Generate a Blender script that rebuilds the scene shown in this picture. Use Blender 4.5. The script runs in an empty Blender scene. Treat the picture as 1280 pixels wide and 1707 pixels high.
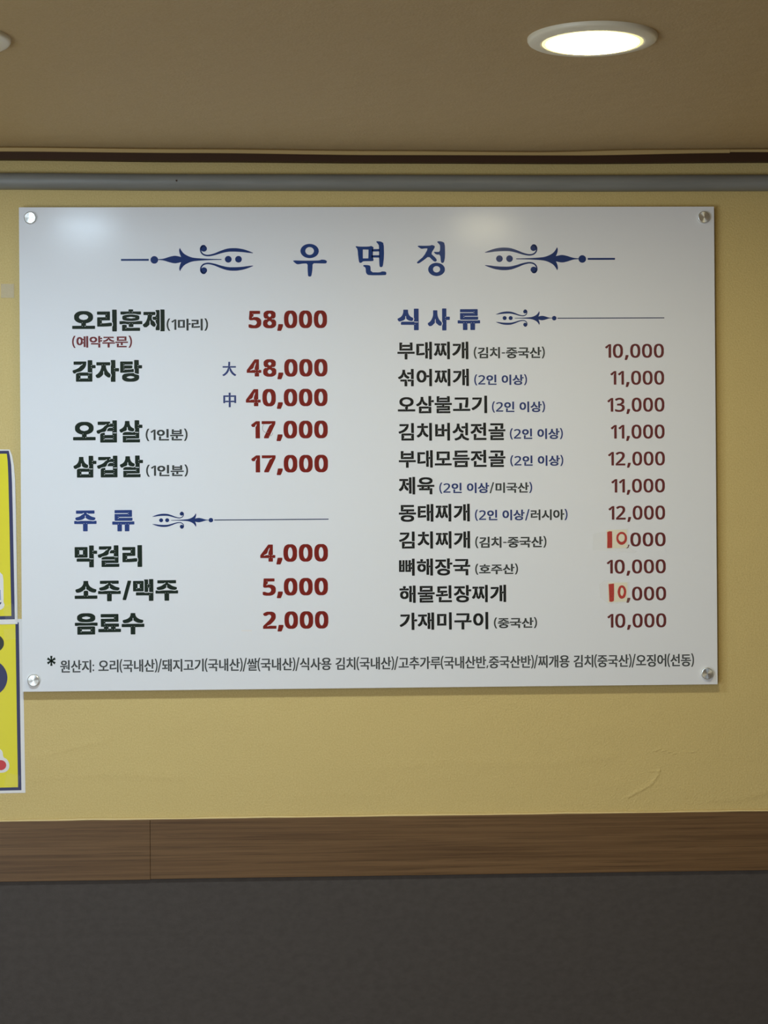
import bpy, bmesh, math, random
from mathutils import Vector, Matrix

random.seed(7)
sc = bpy.context.scene
col = sc.collection

# ------------------------------------------------------------------ camera
# metres; the menu wall is the plane y = 0, the room lies on the -y side, z is up
cam_data = bpy.data.cameras.new('camera')
cam_data.sensor_fit = 'VERTICAL'
cam_data.sensor_height = 24.0
cam_data.lens = 24.0 * 3200.0 / 1707.0          # telephoto of a phone
cam = bpy.data.objects.new('camera', cam_data)
col.objects.link(cam)
yaw, pitch, roll = 0.0389, 0.0015, -0.0073
fw = Vector((math.sin(yaw) * math.cos(pitch), math.cos(yaw) * math.cos(pitch), math.sin(pitch)))
rt = Vector((math.cos(yaw), -math.sin(yaw), 0))
up = rt.cross(fw)
r2 = rt * math.cos(roll) + up * math.sin(roll)
u2 = -rt * math.sin(roll) + up * math.cos(roll)
m = Matrix((r2, u2, -fw)).transposed().to_4x4()
m.translation = (-0.1066, -3.3237, 1.6335)
cam.matrix_world = m
cam_data.clip_start = 0.05
sc.camera = cam

# ------------------------------------------------------------------ world, lights, exposure
sc.view_settings.view_transform = 'Standard'
sc.view_settings.look = 'None'
sc.view_settings.gamma = 1.0
sc.view_settings.use_curve_mapping = False
sc.view_settings.exposure = 0.0

world = bpy.data.worlds.new('world')
sc.world = world
world.use_nodes = True
wb = world.node_tree.nodes['Background']
wb.inputs[0].default_value = (0.95, 0.98, 1.0, 1)
wb.inputs[1].default_value = 0.10


def area(name, loc, target, size, size_y, power, color):
    d = bpy.data.lights.new(name, 'AREA')
    d.shape = 'RECTANGLE'
    d.size, d.size_y = size, size_y
    d.energy = power
    d.color = color
    o = bpy.data.objects.new(name, d)
    o.location = loc
    o.rotation_euler = (Vector(target) - Vector(loc)).to_track_quat('-Z', 'Y').to_euler()
    col.objects.link(o)
    return o


# daylight from the front windows on the left, and the dining room's ceiling lamps
area('window_daylight', (-2.3, -3.3, 0.95), (-0.3, 0, 1.2), 1.6, 1.3, 50, (0.76, 0.88, 1.0))
area('dining_room_lamp', (0.3, -3.4, 2.22), (0.3, -3.4, 0), 2.4, 0.9, 28, (1.0, 0.92, 0.70))

# ------------------------------------------------------------------ materials
def srgb(r, g, b):
    f = lambda v: (v / 255) / 12.92 if v / 255 <= 0.04045 else ((v / 255 + 0.055) / 1.055) ** 2.4
    return (f(r), f(g), f(b), 1)


def new_mat(name, color, rough=0.5, spec=0.5, metal=0.0):
    mt = bpy.data.materials.new(name)
    mt.use_nodes = True
    b = mt.node_tree.nodes['Principled BSDF']
    b.inputs['Base Color'].default_value = color
    b.inputs['Roughness'].default_value = rough
    b.inputs['Specular IOR Level'].default_value = spec
    b.inputs['Metallic'].default_value = metal
    return mt


def nd(mt, kind, **kw):
    n = mt.node_tree.nodes.new(kind)
    for k, v in kw.items():
        if k in n.inputs:
            n.inputs[k].default_value = v
        else:
            setattr(n, k, v)
    return n


def lk(mt, a, b):
    mt.node_tree.links.new(a, b)


def coords(mt, scale=(1, 1, 1)):
    tc = nd(mt, 'ShaderNodeTexCoord')
    mp = nd(mt, 'ShaderNodeMapping')
    mp.inputs['Scale'].default_value = scale
    lk(mt, tc.outputs['Object'], mp.inputs['Vector'])
    return mp.outputs['Vector']


def mottle(mt, c0, c1, scale=(40, 40, 40), detail=6, lo=0.35, hi=0.65):
    """colour varies between c0 and c1 with a noise of the material itself"""
    n = nd(mt, 'ShaderNodeTexNoise', Scale=1.0, Detail=detail, Roughness=0.6)
    lk(mt, coords(mt, scale), n.inputs['Vector'])
    r = nd(mt, 'ShaderNodeValToRGB')
    r.color_ramp.elements[0].position, r.color_ramp.elements[0].color = lo, c0
    r.color_ramp.elements[1].position, r.color_ramp.elements[1].color = hi, c1
    lk(mt, n.outputs['Fac'], r.inputs['Fac'])
    lk(mt, r.outputs['Color'], mt.node_tree.nodes['Principled BSDF'].inputs['Base Color'])
    return n


def bump(mt, layers):
    """layers: (noise scale, height in metres, detail); summed heights drive one bump node"""
    total = None
    for scale, height, detail in layers:
        n = nd(mt, 'ShaderNodeTexNoise', Scale=1.0, Detail=detail, Roughness=0.55)
        s = scale if isinstance(scale, tuple) else (scale, scale, scale)
        lk(mt, coords(mt, s), n.inputs['Vector'])
        mu = nd(mt, 'ShaderNodeMath', operation='MULTIPLY')
        lk(mt, n.outputs['Fac'], mu.inputs[0])
        mu.inputs[1].default_value = height
        if total is None:
            total = mu.outputs[0]
        else:
            ad = nd(mt, 'ShaderNodeMath', operation='ADD')
            lk(mt, total, ad.inputs[0])
            lk(mt, mu.outputs[0], ad.inputs[1])
            total = ad.outputs[0]
    bp = nd(mt, 'ShaderNodeBump', Strength=1.0, Distance=1.0)
    lk(mt, total, bp.inputs['Height'])
    lk(mt, bp.outputs['Normal'], mt.node_tree.nodes['Principled BSDF'].inputs['Normal'])


M = {}
M['wallpaper'] = new_mat('yellow_wallpaper', srgb(205, 178, 116), 0.62, 0.3)
mottle(M['wallpaper'], srgb(200, 175, 112), srgb(211, 188, 127), (420, 420, 420), 4)
bump(M['wallpaper'], [(310, 0.0009, 4), (45, 0.0005, 3), ((5, 5, 9), 0.0030, 2)])
M['ceiling_paper'] = new_mat('ceiling_wallpaper', srgb(172, 150, 116), 0.7, 0.25)
mottle(M['ceiling_paper'], srgb(186, 161, 118), srgb(192, 168, 126), (220, 220, 220), 4)
bump(M['ceiling_paper'], [(260, 0.0005, 4), (12, 0.002, 2)])
M['dado'] = new_mat('charcoal_dado_panel', srgb(84, 78, 80), 0.75, 0.3)
mottle(M['dado'], srgb(70, 64, 60), srgb(76, 70, 66), (60, 60, 90), 7)
bump(M['dado'], [(420, 0.0003, 3)])
M['caulk'] = new_mat('cream_caulk', srgb(212, 188, 132), 0.5)
M['lip'] = new_mat('cream_edge_trim', srgb(205, 176, 116), 0.55)
M['gap_shade_nail'] = new_mat('gap_shade_and_nail_brown', srgb(66, 42, 22), 0.6, 0.3)  # dark brown paints the shade of the ceiling-edge gap; nail head shares it
M['pipe'] = new_mat('grey_plastic_duct', srgb(134, 134, 128), 0.42)
mottle(M['pipe'], srgb(128, 128, 122), srgb(138, 138, 132), (6, 60, 60), 4)
M['floor'] = new_mat('brown_floor', srgb(150, 128, 100), 0.5)
mottle(M['floor'], srgb(138, 116, 88), srgb(160, 138, 110), (3, 14, 3), 5)


def wood(name, base, dark, light):
    mt = new_mat(name, base, 0.5, 0.35)
    n = nd(mt, 'ShaderNodeTexNoise', Scale=1.0, Detail=6, Roughness=0.6, Distortion=0.3)
    lk(mt, coords(mt, (2.2, 40, 150)), n.inputs['Vector'])
    r = nd(mt, 'ShaderNodeValToRGB')
    e = r.color_ramp.elements
    e[0].position, e[0].color = 0.30, dark
    e[1].position, e[1].color = 0.72, light
    x = e.new(0.5)
    x.color = base
    lk(mt, n.outputs['Fac'], r.inputs['Fac'])
    # grain: long thin dark lines that wander a little
    n2 = nd(mt, 'ShaderNodeTexNoise', Scale=1.0, Detail=5, Roughness=0.7, Distortion=0.6)
    lk(mt, coords(mt, (4.5, 40, 430)), n2.inputs['Vector'])
    mx = nd(mt, 'ShaderNodeMixRGB', blend_type='MULTIPLY')
    mx.inputs[0].default_value = 0.6
    r2 = nd(mt, 'ShaderNodeValToRGB')
    r2.color_ramp.elements[0].position, r2.color_ramp.elements[0].color = 0.37, (0.42, 0.38, 0.34, 1)
    r2.color_ramp.elements[1].position = 0.50
    lk(mt, n2.outputs['Fac'], r2.inputs['Fac'])
    lk(mt, r.outputs['Color'], mx.inputs[1])
    lk(mt, r2.outputs['Color'], mx.inputs[2])
    lk(mt, mx.outputs[0], mt.node_tree.nodes['Principled BSDF'].inputs['Base Color'])
    return mt


M['rail_wood'] = wood('brown_wood_laminate', srgb(108, 80, 50), srgb(90, 64, 38), srgb(117, 88, 57))

M['board'] = new_mat('white_printed_panel', srgb(226, 226, 228), 0.18, 0.10)
for nm, c in (('ink_green', (44, 54, 46)), ('ink_dark', (46, 46, 44)), ('ink_note', (74, 76, 74)),
              ('ink_grey', (84, 86, 86)), ('ink_red', (138, 46, 38)), ('ink_maroon', (116, 57, 56)),
              ('ink_wine_note', (128, 62, 64)), ('ink_blue', (64, 76, 128)), ('ink_heading', (56, 76, 136)),
              ('ink_title', (50, 74, 134)), ('ink_navy', (48, 66, 120)), ('ink_rule', (70, 78, 108))):
    M[nm] = new_mat(nm, srgb(*[v * 0.9 for v in c]), 0.18, 0.10)
M['steel'] = new_mat('brushed_steel', (0.84, 0.84, 0.80, 1), 0.36, 0.5, 1.0)
sb = M['steel'].node_tree.nodes['Principled BSDF']
sb.inputs['Anisotropic'].default_value = 0.85
tg = nd(M['steel'], 'ShaderNodeTangent')
tg.direction_type = 'RADIAL'
tg.axis = 'Y'
lk(M['steel'], tg.outputs[0], sb.inputs['Tangent'])

M['poster_white'] = new_mat('white_poster_paper', srgb(226, 222, 218), 0.4)
M['poster_yellow'] = new_mat('yellow_poster_ink', srgb(226, 212, 20), 0.36)
M['poster_navy'] = new_mat('navy_poster_ink', srgb(36, 38, 84), 0.4)
M['poster_black'] = new_mat('black_green_poster_ink', srgb(30, 36, 20), 0.4)
M['poster_red'] = new_mat('red_poster_ink', srgb(200, 44, 48), 0.4)
M['poster_blue'] = new_mat('pale_blue_poster_ink', srgb(150, 160, 190), 0.4)
M['marker'] = new_mat('red_marker', srgb(190, 34, 30), 0.5, 0.1)
mottle(M['marker'], srgb(158, 12, 12), srgb(198, 38, 32), (700, 700, 700), 3)
M['paper'] = new_mat('cream_paper', srgb(230, 223, 200), 0.6)
M['pencil'] = new_mat('grey_pencil', srgb(140, 120, 112), 0.6)


def tape_mat(name, color, alpha):
    mt = new_mat(name, color, 0.3)
    b = mt.node_tree.nodes['Principled BSDF']
    b.inputs['Alpha'].default_value = alpha
    return mt


M['tape'] = tape_mat('clear_tape', srgb(244, 238, 214), 0.03)
M['tape_old'] = tape_mat('old_tape', srgb(226, 214, 184), 0.30)
M['trim_white'] = new_mat('white_lamp_ring', srgb(232, 224, 200), 0.4)


def lamp_mat(name, color, strength):
    mt = bpy.data.materials.new(name)
    mt.use_nodes = True
    b = mt.node_tree.nodes['Principled BSDF']
    b.inputs['Base Color'].default_value = (0.8, 0.8, 0.8, 1)
    b.inputs['Emission Color'].default_value = color
    b.inputs['Emission Strength'].default_value = strength
    return mt


M['lamp_warm'] = lamp_mat('lit_lamp_warm', (1.0, 0.92, 0.62, 1), 140)
M['lamp_rim'] = lamp_mat('lamp_rim_glow', (1.0, 0.86, 0.34, 1), 1.2)
M['lamp_cool'] = lamp_mat('lit_lamp_cool', (0.64, 0.83, 1.0, 1), 275)

# ------------------------------------------------------------------ mesh helpers
def obj(name, bm, mat=None, parent=None, smooth=False, loc=None):
    me = bpy.data.meshes.new(name)
    bmesh.ops.recalc_face_normals(bm, faces=bm.faces)
    bm.to_mesh(me)
    bm.free()
    if smooth:
        for p in me.polygons:
            p.use_smooth = True
    o = bpy.data.objects.new(name, me)
    col.objects.link(o)
    if mat:
        me.materials.append(M[mat])
    if parent:
        o.parent = parent
    if loc:
        o.location = loc
    return o


def structure(o):
    o['kind'] = 'structure'
    return o


def thing(name, label, cat, loc, group=None):
    o = bpy.data.objects.new(name, None)
    o.empty_display_size = 0.05
    col.objects.link(o)
    o.location = loc
    o['label'] = label
    o['category'] = cat
    if group:
        o['group'] = group
    return o


def add_box(bm, x0, x1, y0, y1, z0, z1, bevel=0.0):
    v = [bm.verts.new((x, y, z)) for x in (x0, x1) for y in (y0, y1) for z in (z0, z1)]
    fs = [bm.faces.new([v[i] for i in f]) for f in
          ((0, 1, 3, 2), (4, 6, 7, 5), (0, 4, 5, 1), (2, 3, 7, 6), (0, 2, 6, 4), (1, 5, 7, 3))]
    if bevel:
        es = set(e for f in fs for e in f.edges)
        bmesh.ops.bevel(bm, geom=list(es), offset=bevel, segments=2, affect='EDGES', profile=0.5)


def add_profile_path(bm, profile, path):
    """sweep a closed (y, z) profile along points (x, z offset)"""
    rings = [[bm.verts.new((x, py, pz + dz)) for py, pz in profile] for x, dz in path]
    n = len(profile)
    for a, b in zip(rings, rings[1:]):
        for i in range(n):
            bm.faces.new((a[i], a[(i + 1) % n], b[(i + 1) % n], b[i]))
    bm.faces.new(rings[0])
    bm.faces.new(list(reversed(rings[-1])))


def add_lathe(bm, prof, axis='z', n=64):
    """prof: (radius, height) pairs; radius 0 at an end closes the shape"""
    rings = []
    for r, h in prof:
        if r <= 1e-9:
            p = (0, 0, h) if axis == 'z' else (0, h, 0)
            rings.append([bm.verts.new(p)])
        else:
            ring = []
            for k in range(n):
                a = 2 * math.pi * k / n
                c, s = r * math.cos(a), r * math.sin(a)
                ring.append(bm.verts.new((c, s, h) if axis == 'z' else (c, h, s)))
            rings.append(ring)
    for a, b in zip(rings, rings[1:]):
        for k in range(n):
            j = (k + 1) % n
            if len(a) == 1 and len(b) == 1:
                continue
            if len(a) == 1:
                bm.faces.new((a[0], b[j], b[k]))
            elif len(b) == 1:
                bm.faces.new((a[k], a[j], b[0]))
            else:
                bm.faces.new((a[k], a[j], b[j], b[k]))


def fill2d(loops, depth=0.0):
    """outline loops (even-odd) -> (verts2d + depth, faces) of a filled plate"""
    cu = bpy.data.curves.new('outline', 'CURVE')
    cu.dimensions = '2D'
    cu.fill_mode = 'BOTH'
    cu.extrude = depth / 2
    for lp in loops:
        s = cu.splines.new('POLY')
        s.points.add(len(lp) - 1)
        for p, (x, y) in zip(s.points, lp):
            p.co = (x, y, 0, 1)
        s.use_cyclic_u = True
    o = bpy.data.objects.new('outline', cu)
    me = o.to_mesh()
    vs = [tuple(v.co) for v in me.vertices]
    fs = [tuple(p.vertices) for p in me.polygons]
    o.to_mesh_clear()
    bpy.data.objects.remove(o)
    bpy.data.curves.remove(cu)
    return vs, fs


def put(bm, plate, fx, fz, y):
    """stand a plate up on a wall-parallel plane: 2D x, y -> world x, z by fx, fz"""
    vs, fs = plate
    nv = [bm.verts.new((fx(v[0], v[1]), y - v[2], fz(v[0], v[1]))) for v in vs]
    for f in fs:
        try:
            bm.faces.new([nv[i] for i in f])
        except ValueError:
            pass


def ellipse(cx, cy, rx, ry, n=40):
    return [(cx + rx * math.cos(2 * math.pi * k / n), cy + ry * math.sin(2 * math.pi * k / n)) for k in range(n)]


def chaikin(pts, n=2):
    for _ in range(n):
        out = []
        for a, b in zip(pts, pts[1:] + pts[:1]):
            out.append((0.78 * a[0] + 0.22 * b[0], 0.78 * a[1] + 0.22 * b[1]))
            out.append((0.22 * a[0] + 0.78 * b[0], 0.22 * a[1] + 0.78 * b[1]))
        pts = out
    return pts


def spline(pts, sub=8):
    """Catmull-Rom through n-tuples"""
    P = [pts[0]] + list(pts) + [pts[-1]]
    out = []
    for i in range(1, len(P) - 2):
        a, b, c, d = P[i - 1:i + 3]
        for k in range(sub):
            t = k / sub
            out.append(tuple(0.5 * (2 * q + (r - p) * t + (2 * p - 5 * q + 4 * r - s) * t * t + (3 * q - p - 3 * r + s) * t ** 3)
                             for p, q, r, s in zip(a, b, c, d)))
    out.append(tuple(pts[-1]))
    return out


def stroke(pts):
    """(x, y, width) points -> closed outline of a brush stroke of varying width"""
    L, R = [], []
    for i, (x, y, w) in enumerate(pts):
        a, b = pts[max(0, i - 1)], pts[min(len(pts) - 1, i + 1)]
        dx, dy = b[0] - a[0], b[1] - a[1]
        l = math.hypot(dx, dy) or 1
        L.append((x - dy / l * w / 2, y + dx / l * w / 2))
        R.append((x + dy / l * w / 2, y - dx / l * w / 2))
    return L + R[::-1]


# ------------------------------------------------------------------ the room
def interp(tab, x):
    if x <= tab[0][0]:
        return tab[0][1]
    for (a, p), (b, q) in zip(tab, tab[1:]):
        if x <= b:
            t = (x - a) / (b - a)
            t = t * t * (3 - 2 * t)
            return p + (q - p) * t
    return tab[-1][1]


X0, X1, YF = -2.6, 2.6, -4.6
ZC = 2.2610

# wall above the rail, with the creases of the loosely pasted paper
creases = [
    ([(.4424, -.6123), (.4582, -.6042), (.4700, -.5985), (.4846, -.5899), (.4930, -.5800), (.4973, -.5734), (.4995, -.5661)], .0008, .0040),
    ([(.4881, -.5325), (.5008, -.5285), (.5134, -.5328), (.5270, -.5382)], .0008, .0022),
    ([(.5428, -.5352), (.5639, -.5334)], .0006, .0022),
    ([(.4795, -.5658), (.4984, -.5671)], .0006, .0022),
    ([(-.5793, -.5289), (-.4868, -.5073), (-.4559, -.5035)], .0005, .009),
    ([(-.5796, -.5681), (-.4768, -.5591), (-.3327, -.5671)], .0004, .013),
    ([(-.0013, -.5578), (.1446, -.5440), (.2908, -.5530), (.4166, -.5410)], .0004, .013),
    ([(-.1469, -.6047), (-.0639, -.5975), (.0191, -.6037)], .0003, .012),
    ([(.5843, -.6194), (.6476, -.6171), (.6899, -.6051)], .0005, .009),
]


def wall_offset(x, z):
    h = 0.0
    for pts, amp, wid in creases:
        if z > max(p[1] for p in pts) + 1.75 + 4 * wid or z < min(p[1] for p in pts) + 1.75 - 4 * wid:
            continue
        best, side = 9, 0
        for (ax, az), (bx, bz) in zip(pts, pts[1:]):
            az += 1.75
            bz += 1.75
            dx, dz = bx - ax, bz - az
            t = max(0, min(1, ((x - ax) * dx + (z - az) * dz) / (dx * dx + dz * dz)))
            d = math.hypot(x - ax - t * dx, z - az - t * dz)
            if d < best:
                best, side = d, (dx * (z - az) - dz * (x - ax))
        s = best if side > 0 else best * 2.2        # steeper below, where the paper folds under
        h += amp * math.exp(-(s / wid) ** 2)
    return -h


def frange(a, b, st):
    n = max(1, round((b - a) / st))
    return [a + (b - a) * i / n for i in range(n)]


xs = [X0, -1.6, -1.0] + frange(-0.68, 0.74, 0.003) + [0.74, 1.0, 1.6, X1]
zs = [1.0] + frange(1.106, 1.27, 0.003) + [1.27, 1.35, 1.6, 2.0, 2.30]
bm = bmesh.new()
grid = [[bm.verts.new((x, wall_offset(x, z), z)) for x in xs] for z in zs]
for r0, r1 in zip(grid, grid[1:]):
    for i in range(len(xs) - 1):
        bm.faces.new((r0[i], r0[i + 1], r1[i + 1], r1[i]))
bk = [bm.verts.new((x, 0.08, z)) for x, z in ((X0, 1.0), (X1, 1.0), (X1, 2.30), (X0, 2.30))]
bm.faces.new(bk)
bm.faces.new([grid[0][i] for i in range(len(xs))] + [bk[1], bk[0]])
bm.faces.new([grid[-1][i] for i in range(len(xs))] + [bk[2], bk[3]])
bm.faces.new([g[0] for g in grid] + [bk[3], bk[0]])
bm.faces.new([g[-1] for g in grid] + [bk[2], bk[1]])
structure(obj('wall_back', bm, 'wallpaper', smooth=False))

bm = bmesh.new()
add_box(bm, X0, X1, -0.002, 0.08, 0.0, 1.010)
structure(obj('wall_lower', bm, 'dado'))

bm = bmesh.new()
add_box(bm, X0, X1, YF, 0.08, -0.05, 0.0)
structure(obj('floor', bm, 'floor'))

lip_top = [(-2.6, 2.267), (-0.6303, 2.266), (-0.3032, 2.263), (0.0265, 2.2599), (0.2962, 2.2581), (0.484, 2.262), (0.6937, 2.2631), (2.6, 2.2641)]
lip_bot = [(-2.6, 2.2609), (-0.6304, 2.2599), (-0.3032, 2.2573), (0.0264, 2.2537), (0.3587, 2.2532), (0.6306, 2.2574), (0.6936, 2.2574), (2.6, 2.2584)]
strip_bot = [(-2.6, 2.2485), (-0.6313, 2.2475), (-0.3036, 2.2443), (0.0265, 2.2422), (0.3593, 2.2412), (0.6947, 2.2432), (2.6, 2.2442)]
cx = [X0, -1.2] + frange(-0.7, 0.78, 0.02) + [0.78, 1.3, X1]

# ceiling: sags a little along its papered edge
bm = bmesh.new()
rows = []
for y in (-0.018, -0.04, -0.06, -0.08, -0.10, -0.12, -0.15, -0.18, -0.22, -0.4, -1.2, YF):
    k = max(0.0, 1 - (-y - 0.018) / 0.20)
    k = k * k * (3 - 2 * k)
    rows.append([bm.verts.new((x, y, ZC + (interp(lip_top, x) - ZC) * k)) for x in cx])
for a, b in zip(rows, rows[1:]):
    for i in range(len(cx) - 1):
        bm.faces.new((a[i], a[i + 1], b[i + 1], b[i]))
tops = [[bm.verts.new((x, y, 2.36)) for x in cx] for y in (-0.018, YF)]
for i in range(len(cx) - 1):
    bm.faces.new((rows[0][i], rows[0][i + 1], tops[0][i + 1], tops[0][i]))
    bm.faces.new((rows[-1][i], rows[-1][i + 1], tops[1][i + 1], tops[1][i]))
    bm.faces.new((tops[0][i], tops[0][i + 1], tops[1][i + 1], tops[1][i]))
structure(obj('ceiling', bm, 'ceiling_paper', smooth=True))


def strip(name, mat, y0, y1, top, bot, x_from, x_to, dz=0.0):
    bm = bmesh.new()
    xx = [x_from] + [x for x in cx if x_from < x < x_to] + [x_to]
    ring = []
    for x in xx:
        t, b = top(x), bot(x) + dz
        ring.append([bm.verts.new(p) for p in ((x, y0, t), (x, y1, t), (x, y1, b), (x, y0, b))])
    for a, b in zip(ring, ring[1:]):
        for i in range(4):
            bm.faces.new((a[i], a[(i + 1) % 4], b[(i + 1) % 4], b[i]))
    bm.faces.new(ring[0])
    bm.faces.new(ring[-1][::-1])
    return structure(obj(name, bm, mat))


# pale edge strip of the ceiling (two lengths, the right one thinner) and a strip coloured as the gap's shade behind it
strip('trim_1', 'lip', -0.0205, -0.016, lambda x: interp(lip_top, x) + 0.004, lambda x: interp(lip_bot, x), X0, 0.627)
strip('trim_2', 'lip', -0.0200, -0.016, lambda x: interp(lip_top, x) + 0.004, lambda x: interp(lip_bot, x) + 0.0017, 0.6275, X1)
strip('trim_3', 'gap_shade_nail', -0.015, 0.0, lambda x: 2.29, lambda x: interp(strip_bot, x), X0, X1)

# wooden dado rail in two lengths, and the caulk line on its top
bm = bmesh.new()
add_box(bm, X0, -0.3842, -0.007, 0.0, 1.0088, 1.1118, 0.0008)
structure(obj('trim_4', bm, 'rail_wood'))
bm = bmesh.new()
add_box(bm, -0.3838, X1, -0.007, 0.0, 1.0096, 1.1120, 0.0008)
structure(obj('trim_5', bm, 'rail_wood'))
bm = bmesh.new()
add_profile_path(bm, [(0.0, 1.1116), (-0.0050, 1.1116), (-0.0042, 1.1130), (-0.0024, 1.1142), (0.0, 1.1150)],
                 [(x, 0.0004 * math.sin(x * 23) + 0.0003 * math.sin(x * 61)) for x in cx])
structure(obj('trim_6', bm, 'caulk', smooth=True))

# ------------------------------------------------------------------ menu board
board = thing('menu_board', 'white rectangular menu sign with printed dishes and prices, bolted to the yellow wall',
              'menu board', (0, 0, 1.75))
W, H = 1.200, 0.8302
Y_FRONT = -0.0135
bm = bmesh.new()
add_box(bm, -W / 2, W / 2, Y_FRONT, -0.0095, -H / 2, H / 2, 0.0004)
obj('panel', bm, 'board', board)

bolt_spots = ((-.5807, .3965), (.5812, .3961), (.5810, -.3958), (-.5803, -.3954))
for bx_, bz_ in bolt_spots:
    bm = bmesh.new()
    add_lathe(bm, [(0, -0.0190), (0.0040, -0.01896), (0.0091, -0.01885), (0.0099, -0.0183), (0.0104, -0.0174),
                   (0.0104, -0.0137), (0.0060, -0.0136), (0.0060, -0.0005), (0, -0.0005)], 'y', 48)
    b = obj('standoff_bolt', bm, 'steel', board, smooth=False, loc=(bx_, 0, bz_))
    b['label'] = 'round brushed steel standoff bolt'

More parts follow.
